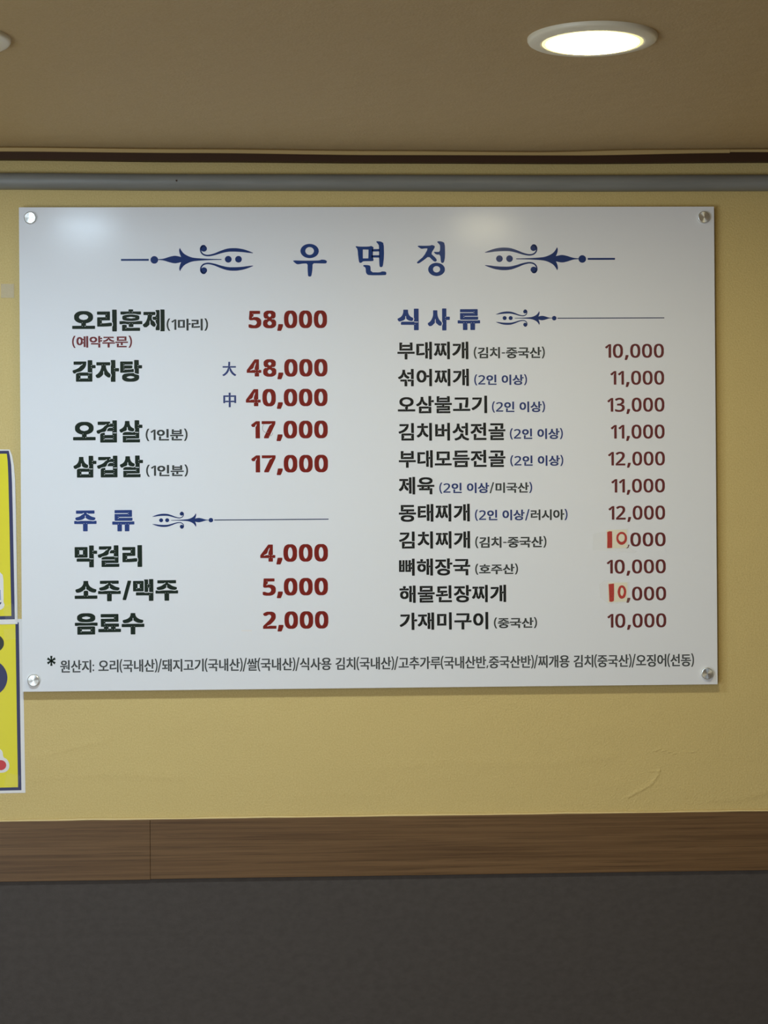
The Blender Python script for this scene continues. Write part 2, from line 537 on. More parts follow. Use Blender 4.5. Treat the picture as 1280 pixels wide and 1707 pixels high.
# everything printed in letters: part, style, text, ink, then left, right, bottom, top in millimetres from the middle
# styles: A heavy, C bold, E condensed, N notes, F footer, H heavy figures, R figures, S signs
COLOUR = {'ink_green': 'blackish green', 'ink_dark': 'black', 'ink_note': 'grey', 'ink_grey': 'grey', 'ink_red': 'bold dark red',
          'ink_maroon': 'maroon', 'ink_wine_note': 'small wine red', 'ink_blue': 'blue', 'ink_heading': 'blue',
          'k': 'small grey', 'b': 'small blue', 'bbbbbbkkkkb': 'small blue and grey', 'bbbbbbbkkkb': 'small blue and grey'}
ROWS = [
    ('dish_name', 'A', '오리훈제', 'ink_green', -510.6, -352.5, 201.7, 239.6),
    ('serving_note', 'N', '(1마리)', 'ink_note', -349.2, -278.3, 202.4, 223.7),
    ('price', 'H', '58,000', 'ink_red', -208.7, -73.7, 206.2, 236.7),
    ('reservation_note', 'N', '(예약주문)', 'ink_wine_note', -510.9, -408.6, 173.6, 194.5),
    ('dish_name', 'A', '감자탕', 'ink_green', -510.4, -391.6, 115.2, 152.7),
    ('size_mark', 'E', '大', 'ink_blue', -254.1, -230.5, 124.4, 148.8),
    ('price', 'H', '48,000', 'ink_red', -212.4, -73.5, 122.8, 153.0),
    ('size_mark', 'E', '中', 'ink_blue', -253.0, -230.9, 70.6, 95.7),
    ('price', 'H', '40,000', 'ink_red', -214.3, -73.8, 71.7, 101.8),
    ('dish_name', 'A', '오겹살', 'ink_green', -510.4, -391.7, 11.0, 49.2),
    ('serving_note', 'N', '(1인분)', 'ink_note', -386.3, -314.7, 13.1, 34.4),
    ('price', 'H', '17,000', 'ink_red', -205.4, -73.8, 16.3, 46.8),
    ('dish_name', 'A', '삼겹살', 'ink_green', -510.0, -391.3, -48.8, -11.4),
    ('serving_note', 'N', '(1인분)', 'ink_note', -386.0, -314.3, -48.1, -27.4),
    ('price', 'H', '17,000', 'ink_red', -205.5, -73.8, -42.3, -12.1),
    ('heading_letter', 'A', '주', 'ink_heading', -509.5, -471.3, -141.0, -105.2),
    ('heading_letter', 'A', '류', 'ink_heading', -444.6, -406.7, -141.5, -104.9),
    ('dish_name', 'A', '막걸리', 'ink_green', -509.1, -393.9, -202.8, -165.3),
    ('price', 'H', '4,000', 'ink_red', -191.5, -75.0, -196.1, -165.9),
    ('dish_name', 'A', '소주/맥주', 'ink_green', -509.6, -332.7, -261.3, -223.8),
    ('price', 'H', '5,000', 'ink_red', -187.7, -75.4, -254.2, -224.1),
    ('dish_name', 'A', '음료수', 'ink_green', -509.6, -390.9, -318.6, -281.4),
    ('price', 'H', '2,000', 'ink_red', -187.6, -75.1, -311.6, -281.6),
    ('heading_letter', 'A', '식', 'ink_heading', 48.2, 84.6, 202.0, 239.3),
    ('heading_letter', 'A', '사', 'ink_heading', 100.3, 138.5, 201.5, 239.5),
    ('heading_letter', 'A', '류', 'ink_heading', 152.0, 190.9, 202.0, 238.1),
    ('dish_name', 'C', '부대찌개', 'ink_dark', 47.3, 170.2, 151.6, 182.0),
    ('origin_note', 'N', '(김치-중국산)', 'k', 179.5, 302.8, 152.3, 173.0),
    ('price', 'R', '10,000', 'ink_maroon', 407.7, 510.2, 152.7, 177.0),
    ('dish_name', 'C', '섞어찌개', 'ink_dark', 48.1, 170.7, 105.1, 135.1),
    ('serving_note', 'N', '(2인 이상)', 'b', 180.0, 271.5, 106.2, 125.2),
    ('price', 'R', '11,000', 'ink_maroon', 416.6, 510.3, 105.9, 130.3),
    ('dish_name', 'C', '오삼불고기', 'ink_dark', 47.4, 202.0, 58.1, 88.4),
    ('serving_note', 'N', '(2인 이상)', 'b', 210.4, 302.5, 59.0, 78.5),
    ('price', 'R', '13,000', 'ink_maroon', 411.0, 510.4, 59.1, 83.6),
    ('dish_name', 'C', '김치버섯전골', 'ink_dark', 48.3, 233.3, 11.0, 41.8),
    ('serving_note', 'N', '(2인 이상)', 'b', 241.1, 333.1, 12.2, 31.7),
    ('price', 'R', '11,000', 'ink_maroon', 416.6, 510.4, 12.4, 36.8),
    ('dish_name', 'C', '부대모듬전골', 'ink_dark', 48.4, 233.0, -35.5, -5.3),
    ('serving_note', 'N', '(2인 이상)', 'b', 241.5, 333.5, -34.1, -15.0),
    ('price', 'R', '12,000', 'ink_maroon', 411.5, 510.5, -34.2, -10.0),
    ('dish_name', 'C', '제육', 'ink_dark', 48.0, 109.6, -81.6, -51.3),
    ('origin_note', 'N', '(2인 이상/미국산)', 'bbbbbbkkkkb', 118.1, 279.1, -80.5, -61.4),
    ('price', 'R', '11,000', 'ink_maroon', 416.9, 510.2, -81.1, -57.1),
    ('dish_name', 'C', '동태찌개', 'ink_dark', 47.7, 170.6, -128.9, -98.3),
    ('origin_note', 'N', '(2인 이상/러시아)', 'bbbbbbbkkkb', 179.5, 340.2, -128.0, -108.5),
    ('price', 'R', '12,000', 'ink_maroon', 411.6, 510.2, -128.2, -103.8),
    ('dish_name', 'C', '김치찌개', 'ink_dark', 47.8, 170.7, -175.4, -145.5),
    ('origin_note', 'N', '(김치-중국산)', 'k', 179.6, 303.2, -175.3, -155.0),
    ('price', 'R', '000', 'ink_maroon', 449.3, 510.7, -174.5, -150.4),
    ('dish_name', 'C', '뼈해장국', 'ink_dark', 47.4, 170.7, -222.0, -192.4),
    ('origin_note', 'N', '(호주산)', 'k', 179.2, 253.5, -221.2, -202.2),
    ('price', 'R', '10,000', 'ink_maroon', 407.8, 510.7, -221.4, -197.1),
    ('dish_name', 'C', '해물된장찌개', 'ink_dark', 47.9, 232.5, -268.8, -238.8),
    ('price', 'R', ',000', 'ink_maroon', 441.7, 510.9, -268.3, -244.3),
    ('dish_name', 'C', '가재미구이', 'ink_dark', 48.0, 201.2, -315.6, -285.6),
    ('origin_note', 'N', '(중국산)', 'k', 211.0, 285.8, -314.4, -295.3),
    ('price', 'R', '10,000', 'ink_maroon', 408.2, 510.8, -315.2, -290.8),
    ('origin_notice', 'F', '원산지: 오리(국내산)/돼지고기(국내산)/쌀(국내산)/식사용 김치(국내산)/고추가루(국내산반,중국산반)/찌개용 김치(중국산)/오징어(선동)', 'ink_grey', -535.2, 558.8, -384.2, -360.8),
]
# letter outlines as closed loops of x, y in thousandths of the letter height, in the order the letters first appear above
OUTLINES = [
    [[13,-1,-1,8,-5,20,-4,128,-1,135,9,143,355,145,364,151,363,254,343,260,305,265,263,278,219,297,182,320,161,335,119,378,98,408,85,435,76,485,76,574,80,608,97,651,140,706,174,736,220,765,243,776,297,794,336,802,382,806,532,806,547,803,582,802,620,794,674,776,743,735,786,698,823,647,837,605,842,570,842,493,837,455,829,428,792,370,764,343,717,308,642,274,556,255,553,243,554,151,563,145,908,143,918,135,922,124,922,20,917,7,908,1,897,-1],[506,108,524,110,535,116,536,128,532,136,520,140,509,136,501,120,502,112],[394,112,409,108,416,112,413,131,405,132,397,128,393,120],[403,266,409,265,414,270,416,281,413,291,401,293,393,287,394,274],[445,405,463,403,486,407,567,430,606,455,628,481,646,528,646,535,625,585,593,617,540,641,497,652,455,659,417,651,352,631,323,616,304,601,290,582,271,531,283,493,300,466,324,444,359,426]],
    [[674,-118,663,-110,657,-101,657,91,683,145,687,199,684,218,683,253,679,272,657,314,657,849,665,861,678,866,828,866,841,857,845,845,845,-101,837,-112,824,-118],[67,102,53,111,49,122,51,511,59,519,70,524,374,525,380,534,380,626,378,633,370,636,59,638,47,648,45,657,45,761,49,772,59,780,70,782,547,782,563,777,571,768,572,761,570,394,563,386,551,382,247,381,242,372,242,257,247,251,317,251,455,263,551,278,636,276,644,264,649,245,650,207,653,191,649,161,636,131,624,124,567,117,482,109,440,108,424,105,355,105,336,101],[194,211,213,212,223,218,225,230,220,238,209,243,197,238,190,222,190,214],[195,395,201,395,209,399,213,407,212,414,197,418,190,414,191,403],[410,491,428,488,432,495,428,510,420,511,412,507,408,499],[418,645,424,644,430,649,432,661,428,670,417,670,408,664,410,653]],
    [[117,-97,103,-88,99,-76,99,159,101,166,140,183,167,188,224,188,251,183,290,166,292,59,297,49,370,49,405,42,528,42,563,49,809,49,822,43,830,32,830,-80,824,-89,813,-97],[244,12,263,14,273,20,275,32,270,40,259,44,247,40,240,24,240,16],[401,77,370,93,368,193,363,202,293,203,263,217,232,222,151,221,124,217,90,203,17,203,5,207,-4,220,-5,328,-3,336,9,347,174,349,282,326,390,319,528,319,547,322,597,323,663,331,743,349,901,349,913,344,921,335,922,220,918,212,909,205,567,202,561,193,561,101,555,91,517,76],[407,212,413,211,418,216,420,228,417,237,405,237,397,232,398,220],[514,216,520,216,528,220,533,228,531,235,517,239,510,235,510,224],[390,354,328,356,243,369,170,388,143,403,128,420,118,439,111,470,111,535,115,559,128,582,136,588,178,606,217,618,301,634,393,643,520,643,613,634,686,622,763,597,785,585,796,570,803,547,803,451,790,424,767,400,717,380,617,360,513,352],[449,466,459,464,497,468,563,483,620,485,631,493,633,505,628,513,620,517,570,518,486,537,428,537,343,518,297,517,289,512,285,501,289,489,297,485,355,483,397,472],[55,642,42,651,38,662,38,762,47,775,63,780,359,780,365,789,365,859,373,870,386,876,540,874,549,866,553,859,553,789,559,780,851,780,864,774,872,762,872,659,864,647,851,641,751,641,651,664,590,671,524,674,320,671,255,663,163,641],[506,743,524,745,535,751,536,762,532,770,520,775,509,771,501,755,502,747],[394,747,413,744,416,751,413,766,405,767,397,762,393,755]],
    [[702,-117,687,-104,699,-65,703,-31,703,800,694,858,698,865,706,867,848,867,865,858,869,846,869,-100,861,-111,848,-117],[521,-70,509,-63,504,-54,504,46,545,158,549,185,543,212,504,296,503,389,494,394,421,394,402,408,389,431,380,485,381,512,389,535,394,540,494,541,503,546,504,577,524,608,534,654,534,719,524,762,505,796,504,827,508,835,525,844,656,844,661,839,669,789,669,-15,665,-50,659,-66,652,-71],[52,64,32,79,-14,139,-15,189,-10,198,30,227,69,265,98,307,122,350,149,419,169,489,180,569,180,604,179,611,171,613,32,614,20,619,13,627,11,635,13,747,25,757,36,760,485,758,496,735,500,704,500,665,496,639,488,619,479,614,372,612,368,581,355,550,346,515,350,442,355,419,362,404,397,365,442,335,462,304,511,196,511,173,482,92,471,87,421,87,409,90,369,119,319,169,302,192,296,204,292,235,290,327,281,365,275,373,267,354,258,308,258,227,261,200,248,176,196,115,132,66],[542,404,548,403,553,408,555,419,552,429,540,429,532,423,533,412],[533,508,548,504,555,508,552,526,544,528,536,523,532,515],[219,623,225,622,230,627,232,639,229,648,217,648,209,642,210,631],[322,627,329,626,337,631,341,639,339,646,325,650,318,646,318,635]],
    [[164,-212,138,-173,102,-100,83,-50,58,39,47,104,39,192,39,281,42,296,43,335,55,416,75,496,102,569,133,631,164,677,245,679,254,673,253,662,221,604,194,542,171,473,158,423,139,300,139,173,151,81,175,-19,206,-106,251,-192,254,-204,252,-210,245,-213]],
    [[219,-8,214,-3,213,5,213,428,224,474,227,508,223,511,211,504,181,461,127,419,100,421,65,466,64,478,96,506,223,604,234,607,300,607,307,604,309,593,309,1,307,-5,300,-8]],
    [[645,-101,635,-96,631,-85,632,839,635,846,649,852,760,852,774,846,777,839,777,512,775,504,760,500,753,494,749,473,756,469,779,473,787,487,795,490,914,488,923,477,923,385,920,377,906,371,779,369,776,-92,768,-100,760,-102],[68,130,58,135,54,146,56,751,64,758,76,760,510,760,526,755,531,742,529,137,522,131,510,129],[172,219,199,223,206,237,214,240,387,243,388,646,199,646,197,262,195,254,179,250,172,244,168,227],[407,219,414,220,418,227,414,242,410,245,399,241,393,231,395,223],[752,369,760,368,770,373,774,381,772,389,753,392,749,385],[402,642,414,642,418,658,414,668,399,667,393,662,393,650],[172,646,179,644,190,650,193,658,191,665,172,669,168,662]],
    [[693,-102,684,-97,680,-86,680,130,688,180,680,280,680,838,684,845,697,851,805,851,818,845,822,834,822,-89,818,-97,805,-103],[86,117,76,122,72,134,73,499,82,507,93,509,401,511,403,645,402,649,393,651,82,652,72,657,69,664,70,758,78,764,90,766,528,766,543,762,549,749,547,405,540,399,528,397,221,395,218,249,216,245,201,242,193,235,190,214,197,210,220,214,228,229,236,232,397,240,478,247,578,262,636,262,643,259,648,245,652,191,643,150,628,144,543,133,401,121,332,120,301,116],[193,395,201,393,211,399,215,407,213,414,193,418,189,411],[421,488,428,488,432,495,428,511,424,513,413,509,407,499,409,491],[416,645,428,645,432,661,428,671,413,669,407,664,407,653]],
    [[19,-213,14,-208,15,-196,57,-119,78,-69,97,-11,113,50,129,150,133,254,125,346,105,450,74,546,19,656,18,669,19,676,27,679,100,679,108,676,116,666,162,582,197,485,210,435,221,373,229,300,229,158,217,66,201,-8,174,-88,145,-150,120,-192,104,-212]],
    [[135,-33,77,-24,31,-8,15,3,10,14,10,103,12,110,27,116,85,116,154,90,208,80,223,82,261,95,284,114,305,149,313,176,313,187,308,208,288,245,277,256,258,267,204,279,146,270,73,270,58,277,27,299,25,349,40,514,41,553,44,564,45,603,49,614,54,621,66,624,423,622,430,618,433,610,433,522,430,514,416,508,197,506,185,406,166,405,158,400,146,386,143,368,146,363,169,368,193,389,316,389,366,373,393,359,423,338,439,322,461,291,475,241,475,137,462,86,443,53,408,17,375,-5,340,-20,304,-30,269,-34],[157,510,162,507,170,510,176,518,174,526,158,528,155,522]],
    [[174,-33,128,-25,78,-4,51,14,28,37,14,56,8,72,-1,114,-1,187,8,226,22,253,55,288,70,300,124,300,147,306,156,314,147,322,128,329,74,330,50,353,37,372,27,391,18,430,18,499,23,526,36,556,66,588,89,604,130,622,174,631,309,631,335,627,374,613,401,598,429,576,450,549,460,518,460,422,455,399,446,380,432,360,412,341,397,333,351,333,335,330,316,319,316,314,347,303,405,302,425,287,458,253,470,233,479,203,478,99,469,68,452,41,416,7,366,-19,332,-30,301,-34],[229,80,243,78,262,83,294,99,308,118,321,153,313,176,289,209,251,236,232,242,207,230,187,210,167,180,160,156,162,141,183,103,201,89],[234,391,247,389,272,406,290,433,302,460,296,480,281,503,266,513,243,520,220,515,204,506,185,480,180,464,182,451,201,416]],
    [[-7,-131,-16,-123,-17,-88,-2,-26,22,104,27,115,35,120,46,122,173,122,189,116,194,104,193,51,155,-61,127,-123,119,-129,108,-132]],
    [[178,-33,132,-19,89,6,51,45,27,91,7,168,-1,245,-1,360,7,437,19,491,40,541,66,576,97,602,135,621,170,631,309,631,351,617,397,588,435,545,455,503,472,445,480,387,480,206,472,149,451,80,437,53,394,6,374,-8,340,-24,301,-34],[239,83,255,87,273,103,300,149,314,195,322,260,322,341,309,418,296,456,276,491,259,508,239,515,220,508,206,495,177,441,161,360,159,299,165,210,181,149,210,99,224,88]],
    [[720,-101,710,-96,706,-85,707,839,710,846,724,852,831,852,845,846,849,835,848,-88,845,-96,831,-102],[543,-55,533,-50,530,-42,528,239,454,239,416,175,378,136,335,110,289,98,212,99,189,104,154,119,106,158,80,192,62,227,41,296,34,342,33,385,29,400,29,473,33,489,34,531,41,577,58,635,81,683,131,737,174,762,201,771,235,775,289,774,331,763,376,739,408,707,433,673,454,635,524,633,528,635,529,642,531,824,539,831,551,833,654,833,666,827,671,792,671,-19,666,-49,658,-55],[241,204,254,200,267,208,261,227,286,246,313,296,333,365,339,435,333,508,313,577,286,627,273,639,254,645,243,643,231,635,216,619,203,596,185,550,168,458,168,412,185,323,203,277,216,254,243,227,234,212],[542,235,555,235,558,250,554,260,539,259,533,254,533,242],[447,335,474,339,489,355,524,356,528,358,529,365,528,515,489,518,469,535,451,539,443,532,447,514,456,500,475,489,479,465,479,408,474,382,458,375,447,360,443,342],[548,335,554,335,558,342,555,358,551,360,539,356,533,346,535,339],[542,512,555,512,558,527,554,537,539,536,533,531,533,519],[548,612,554,612,558,619,555,635,551,637,539,633,533,623,535,615]],
    [[652,-101,642,-96,639,-88,637,154,148,157,138,162,135,169,136,263,144,269,156,271,613,271,652,254,763,251,783,254,783,-92,775,-100,767,-102],[651,150,663,150,667,165,663,176,648,174,642,169,642,158],[779,284,763,287,671,286,646,296,639,304,638,835,642,846,652,851,767,852,783,844,784,731,782,727,767,724,759,717,755,700,759,692,787,696,794,710,802,713,898,713,911,708,915,700,915,615,911,604,898,598,787,596,784,535,782,531,763,525,757,515,756,500,763,496,787,500,794,514,802,517,898,517,911,512,915,504,915,419,911,408,898,402,786,400,784,292,783,285],[259,323,229,326,190,336,144,358,109,382,71,421,52,454,39,496,34,535,34,581,40,627,59,677,94,722,136,755,183,779,244,794,363,794,409,784,459,762,498,733,535,692,552,665,565,623,569,592,569,531,564,489,552,454,533,421,493,381,467,362,417,337,375,326,333,321],[759,400,767,398,777,404,781,412,779,419,759,423,755,415],[295,442,306,441,344,449,379,469,402,496,418,531,424,558,418,589,409,608,386,642,357,662,306,675,259,667,224,646,202,619,189,592,181,562,182,546,190,521,216,477,242,458,267,448],[759,596,767,594,777,600,781,608,779,615,759,619,755,612]],
    [[397,-100,388,-95,384,-84,382,220,32,223,22,228,19,236,18,316,22,328,32,333,43,334,97,334,124,329,197,334,720,334,793,329,820,334,878,334,895,328,899,316,899,236,895,228,886,223,532,220,529,-91,520,-99,513,-101],[396,216,409,216,413,232,409,242,393,241,388,236,388,224],[505,220,513,219,523,224,526,232,525,240,505,243,501,236],[124,366,97,376,88,390,69,432,69,463,72,470,86,479,143,493,197,511,240,530,286,559,321,590,354,632,401,669,409,692,405,700,382,698,355,681,347,680,109,681,99,686,96,693,96,778,101,787,117,791,797,791,809,789,817,782,818,693,815,686,805,681,567,680,555,683,540,695,524,700,513,701,509,693,511,682,520,665,563,633,604,582,651,546,682,528,724,509,778,492,832,479,846,470,849,463,848,432,828,386,820,377,782,365,720,374,663,392,570,436,509,479,476,513,476,551,470,570,459,588,451,581,440,555,434,505,392,466,355,442,286,405,240,387,174,370]],
    [[135,-81,125,-76,121,-65,121,209,125,220,139,226,250,226,258,224,266,216,267,51,265,47,250,44,242,37,238,20,242,12,270,16,278,32,289,34,789,34,804,29,810,20,810,-68,806,-76,792,-82],[408,92,398,97,395,105,393,274,281,276,223,272,192,276,31,277,21,282,17,293,18,374,27,385,877,387,889,385,897,378,898,289,894,282,885,277,735,276,704,272,642,276,539,274,535,100,519,91],[407,270,420,270,423,285,419,296,404,294,398,289,398,278],[512,274,519,272,530,278,533,285,531,293,512,296,508,289],[139,446,129,451,125,462,125,789,127,798,135,805,773,807,785,805,793,797,794,462,792,453,785,447],[242,535,270,539,277,554,285,556,646,557,650,559,652,566,652,689,650,693,639,695,273,695,269,693,267,685,267,574,265,570,250,567,242,560,238,543],[670,535,677,536,681,543,677,559,673,561,662,557,656,547,658,539],[665,689,677,689,681,705,677,715,662,714,656,709,656,697],[242,693,250,691,260,697,264,705,262,712,242,716,238,709]],
    [[146,-104,133,-95,129,-83,130,236,158,270,181,283,304,311,613,313,615,852,623,860,635,865,781,865,796,860,804,852,806,844,808,649,816,646,923,645,939,633,941,621,941,521,935,508,919,500,816,500,806,494,804,-92,792,-102,781,-104],[270,5,289,7,299,13,301,25,296,33,285,37,273,33,266,17,266,9],[647,9,662,5,669,9,666,28,658,29,650,25,646,17],[320,44,612,42,617,52,617,159,612,164,604,165,323,164,318,155,318,52],[656,175,662,173,667,178,669,190,666,200,654,200,646,194,647,182],[271,178,277,178,285,182,289,190,288,198,273,201,266,198,267,186],[46,266,23,286,-4,340,-6,390,-2,402,19,415,100,441,141,459,212,498,267,540,319,605,396,659,404,669,411,690,404,697,385,695,366,683,358,673,331,661,54,662,42,669,37,678,37,786,41,798,50,805,62,807,535,807,546,805,554,799,560,786,560,717,552,644,543,613,534,586,499,517,448,452,382,390,335,359,281,342,166,316,138,302,108,266],[652,278,766,277,777,282,782,298,777,306,766,311,669,310,639,321,631,321,618,313,620,298,631,287],[759,513,766,512,774,517,778,525,776,532,762,536,755,532,755,521],[759,609,777,611,788,617,789,628,785,636,773,641,762,637,754,621,754,613]],
    [[625,-117,613,-109,608,-100,607,58,637,158,638,196,628,231,607,273,607,592,618,623,622,650,622,750,608,796,608,850,616,862,628,867,782,867,796,858,800,846,800,508,809,502,925,502,940,494,946,481,945,369,940,360,928,353,809,352,800,346,798,-105,790,-113,778,-117],[44,60,23,77,-18,135,-18,189,-6,200,37,227,78,261,121,311,156,365,173,400,202,481,215,531,219,615,217,622,209,625,40,625,25,630,16,639,15,646,15,750,19,762,28,769,40,771,578,769,584,758,588,731,588,658,578,627,417,625,409,622,407,612,415,527,428,477,454,408,482,358,513,314,575,254,592,223,602,196,603,173,575,82,567,79,509,79,494,82,463,100,428,126,375,175,335,227,334,277,330,292,334,319,323,369,317,381,313,381,303,358,297,327,299,223,257,165,199,108,132,62],[753,365,759,365,767,369,771,377,770,385,755,388,749,385,749,373],[752,465,771,467,782,473,783,485,778,493,767,497,755,493,748,477,748,469],[257,635,263,634,268,639,271,650,267,660,255,660,247,654,248,642],[361,639,367,638,375,642,379,650,378,658,363,662,356,658,357,646]],
    [[384,-114,308,-107,250,-92,210,-75,177,-53,130,-6,118,17,114,41,114,133,122,164,134,183,177,225,196,238,219,246,354,270,469,274,484,277,592,278,600,274,630,241,646,230,769,194,784,193,800,175,812,152,817,121,817,52,812,21,790,-17,759,-48,727,-71,661,-98,596,-111,554,-112,538,-115],[429,33,465,29,492,31,569,49,615,71,620,87,604,106,584,116,519,134,473,142,427,138,361,121,338,113,308,95,303,83,307,71,358,51],[765,233,661,262,639,279,624,302,631,325,636,371,628,452,613,491,613,844,617,856,631,865,784,865,797,860,804,852,806,844,808,634,815,631,919,631,932,625,940,614,940,506,936,494,919,485,815,485,808,482,805,248,802,241,791,233],[54,293,40,302,36,314,36,775,40,791,51,798,65,800,534,800,546,798,555,791,559,779,559,679,558,671,546,660,234,658,223,652,218,641,223,629,234,623,473,623,534,614,540,602,540,514,538,506,511,489,488,481,438,477,234,477,223,467,218,456,223,444,234,439,346,439,365,443,454,443,504,447,542,462,584,460,594,441,601,367,598,341,588,318,573,313,558,315,542,312,473,311,454,308,338,303,273,293],[181,402,200,404,211,410,212,421,208,429,196,434,184,430,177,414,177,406],[182,491,188,490,196,494,201,502,199,510,184,514,178,510,178,498],[759,498,765,498,773,502,777,510,776,517,761,521,755,517,755,506],[181,587,200,589,211,594,212,606,208,614,196,619,184,614,177,598,177,591],[758,594,777,596,788,602,789,614,784,622,773,626,761,622,754,606,754,598],[182,671,188,671,196,675,201,683,199,691,184,694,178,691,178,679]],
    [[79,-89,70,-85,46,-54,21,-31,21,-6,33,4,106,41,167,83,194,106,254,165,290,210,333,281,364,346,389,419,417,442,428,465,425,472,417,473,383,464,40,465,35,469,35,477,35,554,39,562,417,564,429,555,440,555,444,562,443,573,436,576,425,573,421,577,431,669,435,846,448,852,548,852,563,851,569,842,565,658,562,642,561,608,557,592,536,581,530,565,533,555,548,555,571,564,952,564,967,559,969,473,967,468,960,464,613,464,579,472,569,469,572,458,583,442,616,415,653,331,686,273,754,177,800,127,858,77,913,39,983,2,983,-19,929,-87,917,-90,879,-89,817,-57,735,0,685,46,654,81,629,111,582,177,520,292,517,304,515,365,508,396,502,404,498,400,489,365,487,289,479,264,445,196,410,142,361,81,284,8,213,-42,127,-88]],
    [[273,-23,266,-18,263,-10,263,105,260,113,-16,116,-23,120,-25,128,-25,217,-12,240,253,617,264,624,273,626,407,626,418,620,421,613,421,232,426,227,488,226,503,220,505,209,505,124,492,115,430,115,423,112,421,-10,415,-21,403,-24],[287,113,296,110,300,112,303,124,300,133,288,133,282,128,282,120],[384,117,388,114,397,117,402,124,401,132,384,134,381,128],[102,205,138,209,176,226,253,226,261,229,263,320,300,439,307,482,307,499,303,506,264,436,222,309,203,282,192,272,115,230,98,209],[387,205,411,212,414,220,413,228,400,235,388,230,381,213],[283,209,300,207,303,213,300,225,296,227,287,224,282,217]],
    [[436,-90,431,-86,430,-78,430,211,432,223,447,219,451,221,454,234,451,243,439,243,428,235,201,235,193,242,182,245,175,238,178,225,182,223,197,227,198,222,199,184,195,176,82,174,69,180,68,664,74,673,89,674,428,675,439,666,451,666,454,672,451,685,447,687,432,683,430,691,431,845,443,851,555,851,563,847,564,841,564,703,563,697,543,685,540,672,543,665,559,665,582,674,913,674,924,673,929,668,930,188,925,180,916,178,804,180,799,188,800,218,801,223,816,219,820,221,823,238,816,244,805,241,797,235,566,235,555,244,543,244,540,238,543,225,547,223,563,227,564,218,564,-86,551,-91],[181,322,193,323,216,332,428,332,439,323,451,324,454,330,451,342,447,344,432,340,430,349,430,549,432,565,447,562,451,563,454,576,452,584,439,585,428,577,201,577,189,586,178,586,175,580,178,567,182,565,197,569,199,553,199,361,197,355,178,343,175,330],[546,322,559,323,582,332,797,332,809,323,820,324,823,330,820,342,816,344,801,340,799,349,799,549,801,565,816,562,820,563,823,576,822,584,809,585,797,577,566,577,555,586,543,586,540,580,543,567,547,565,563,569,564,553,564,361,563,355,543,343,540,330]],
    [[171,-105,158,-96,154,-84,154,247,166,274,194,299,209,305,302,325,336,326,346,316,346,231,352,222,655,224,657,231,657,316,657,385,655,393,444,395,436,397,432,404,468,497,479,509,536,541,659,542,670,551,672,562,663,573,648,579,552,579,513,573,467,546,448,531,432,504,395,404,336,362,286,359,184,335,170,327,129,284,55,284,36,301,9,354,7,404,11,416,40,433,113,456,155,472,232,513,279,549,303,574,328,608,402,658,413,670,421,693,417,699,392,697,344,664,71,665,59,672,54,681,55,797,67,808,79,810,548,810,561,804,569,793,569,731,571,724,648,722,657,727,657,843,659,851,667,859,686,864,825,864,836,859,844,851,846,839,844,-93,832,-103,821,-105],[299,4,317,6,328,12,329,24,325,32,313,36,302,32,294,16,294,8],[687,8,702,4,708,8,705,27,698,28,690,24,686,16],[345,43,652,41,667,46,672,58,667,70,648,79,355,79,348,77,336,62,337,51],[696,89,702,88,707,93,709,104,705,114,694,114,686,108,687,97],[299,93,305,92,313,97,318,104,316,112,302,116,295,112,295,101],[299,185,317,187,328,193,329,204,325,212,313,217,302,213,294,197,294,189],[687,189,702,185,708,189,705,208,698,209,690,205,686,197],[688,301,809,299,821,304,825,320,821,328,809,333,694,333,682,328,678,320,679,308],[696,404,702,403,707,408,709,420,705,429,694,429,686,424,687,412],[687,508,702,504,708,508,705,527,698,528,690,524,686,516],[696,589,702,588,707,593,709,604,705,614,694,614,686,608,687,597],[516,685,543,689,555,700,561,716,556,727,540,732,529,724,515,704,512,689],[687,689,702,685,708,689,705,708,698,709,690,705,686,697]],
    [[142,-107,129,-98,125,-86,125,175,131,188,158,185,623,185,635,188,642,195,643,206,639,214,623,219,154,219,135,215,125,225,125,291,158,327,181,339,231,354,423,354,512,336,538,335,550,336,592,353,611,356,627,400,636,437,635,479,614,533,615,852,623,861,635,866,781,866,796,861,804,852,806,845,808,672,815,670,923,669,936,660,940,649,940,545,935,532,919,524,815,523,806,518,804,79,758,66,312,65,300,60,295,49,300,36,315,32,773,32,800,38,819,38,831,31,836,22,835,-95,823,-105,812,-107],[266,2,285,4,295,10,297,22,292,30,281,34,269,30,262,14,262,6],[267,72,273,71,281,75,285,83,284,91,269,95,262,91,263,79],[647,164,662,160,668,164,665,182,658,184,650,179,645,172],[656,218,662,217,667,222,669,233,665,243,654,243,645,237,647,225],[755,318,769,317,780,325,780,341,769,349,669,349,638,361,627,357,622,349,627,333,646,322],[46,328,27,344,-8,402,-8,456,4,468,65,497,113,529,152,568,174,602,197,656,213,714,219,822,227,830,238,835,381,835,396,830,405,818,410,722,430,656,445,622,475,579,491,564,527,536,558,518,585,508,593,495,602,468,602,449,585,392,558,378,523,370,431,389,396,401,381,410,334,452,332,533,315,575,308,567,296,533,299,445,271,414,254,402,165,372,142,362,104,328],[759,537,765,536,773,541,778,549,776,556,762,560,755,556,755,545],[758,633,777,635,788,641,789,652,785,660,773,665,762,661,754,645,754,637]],
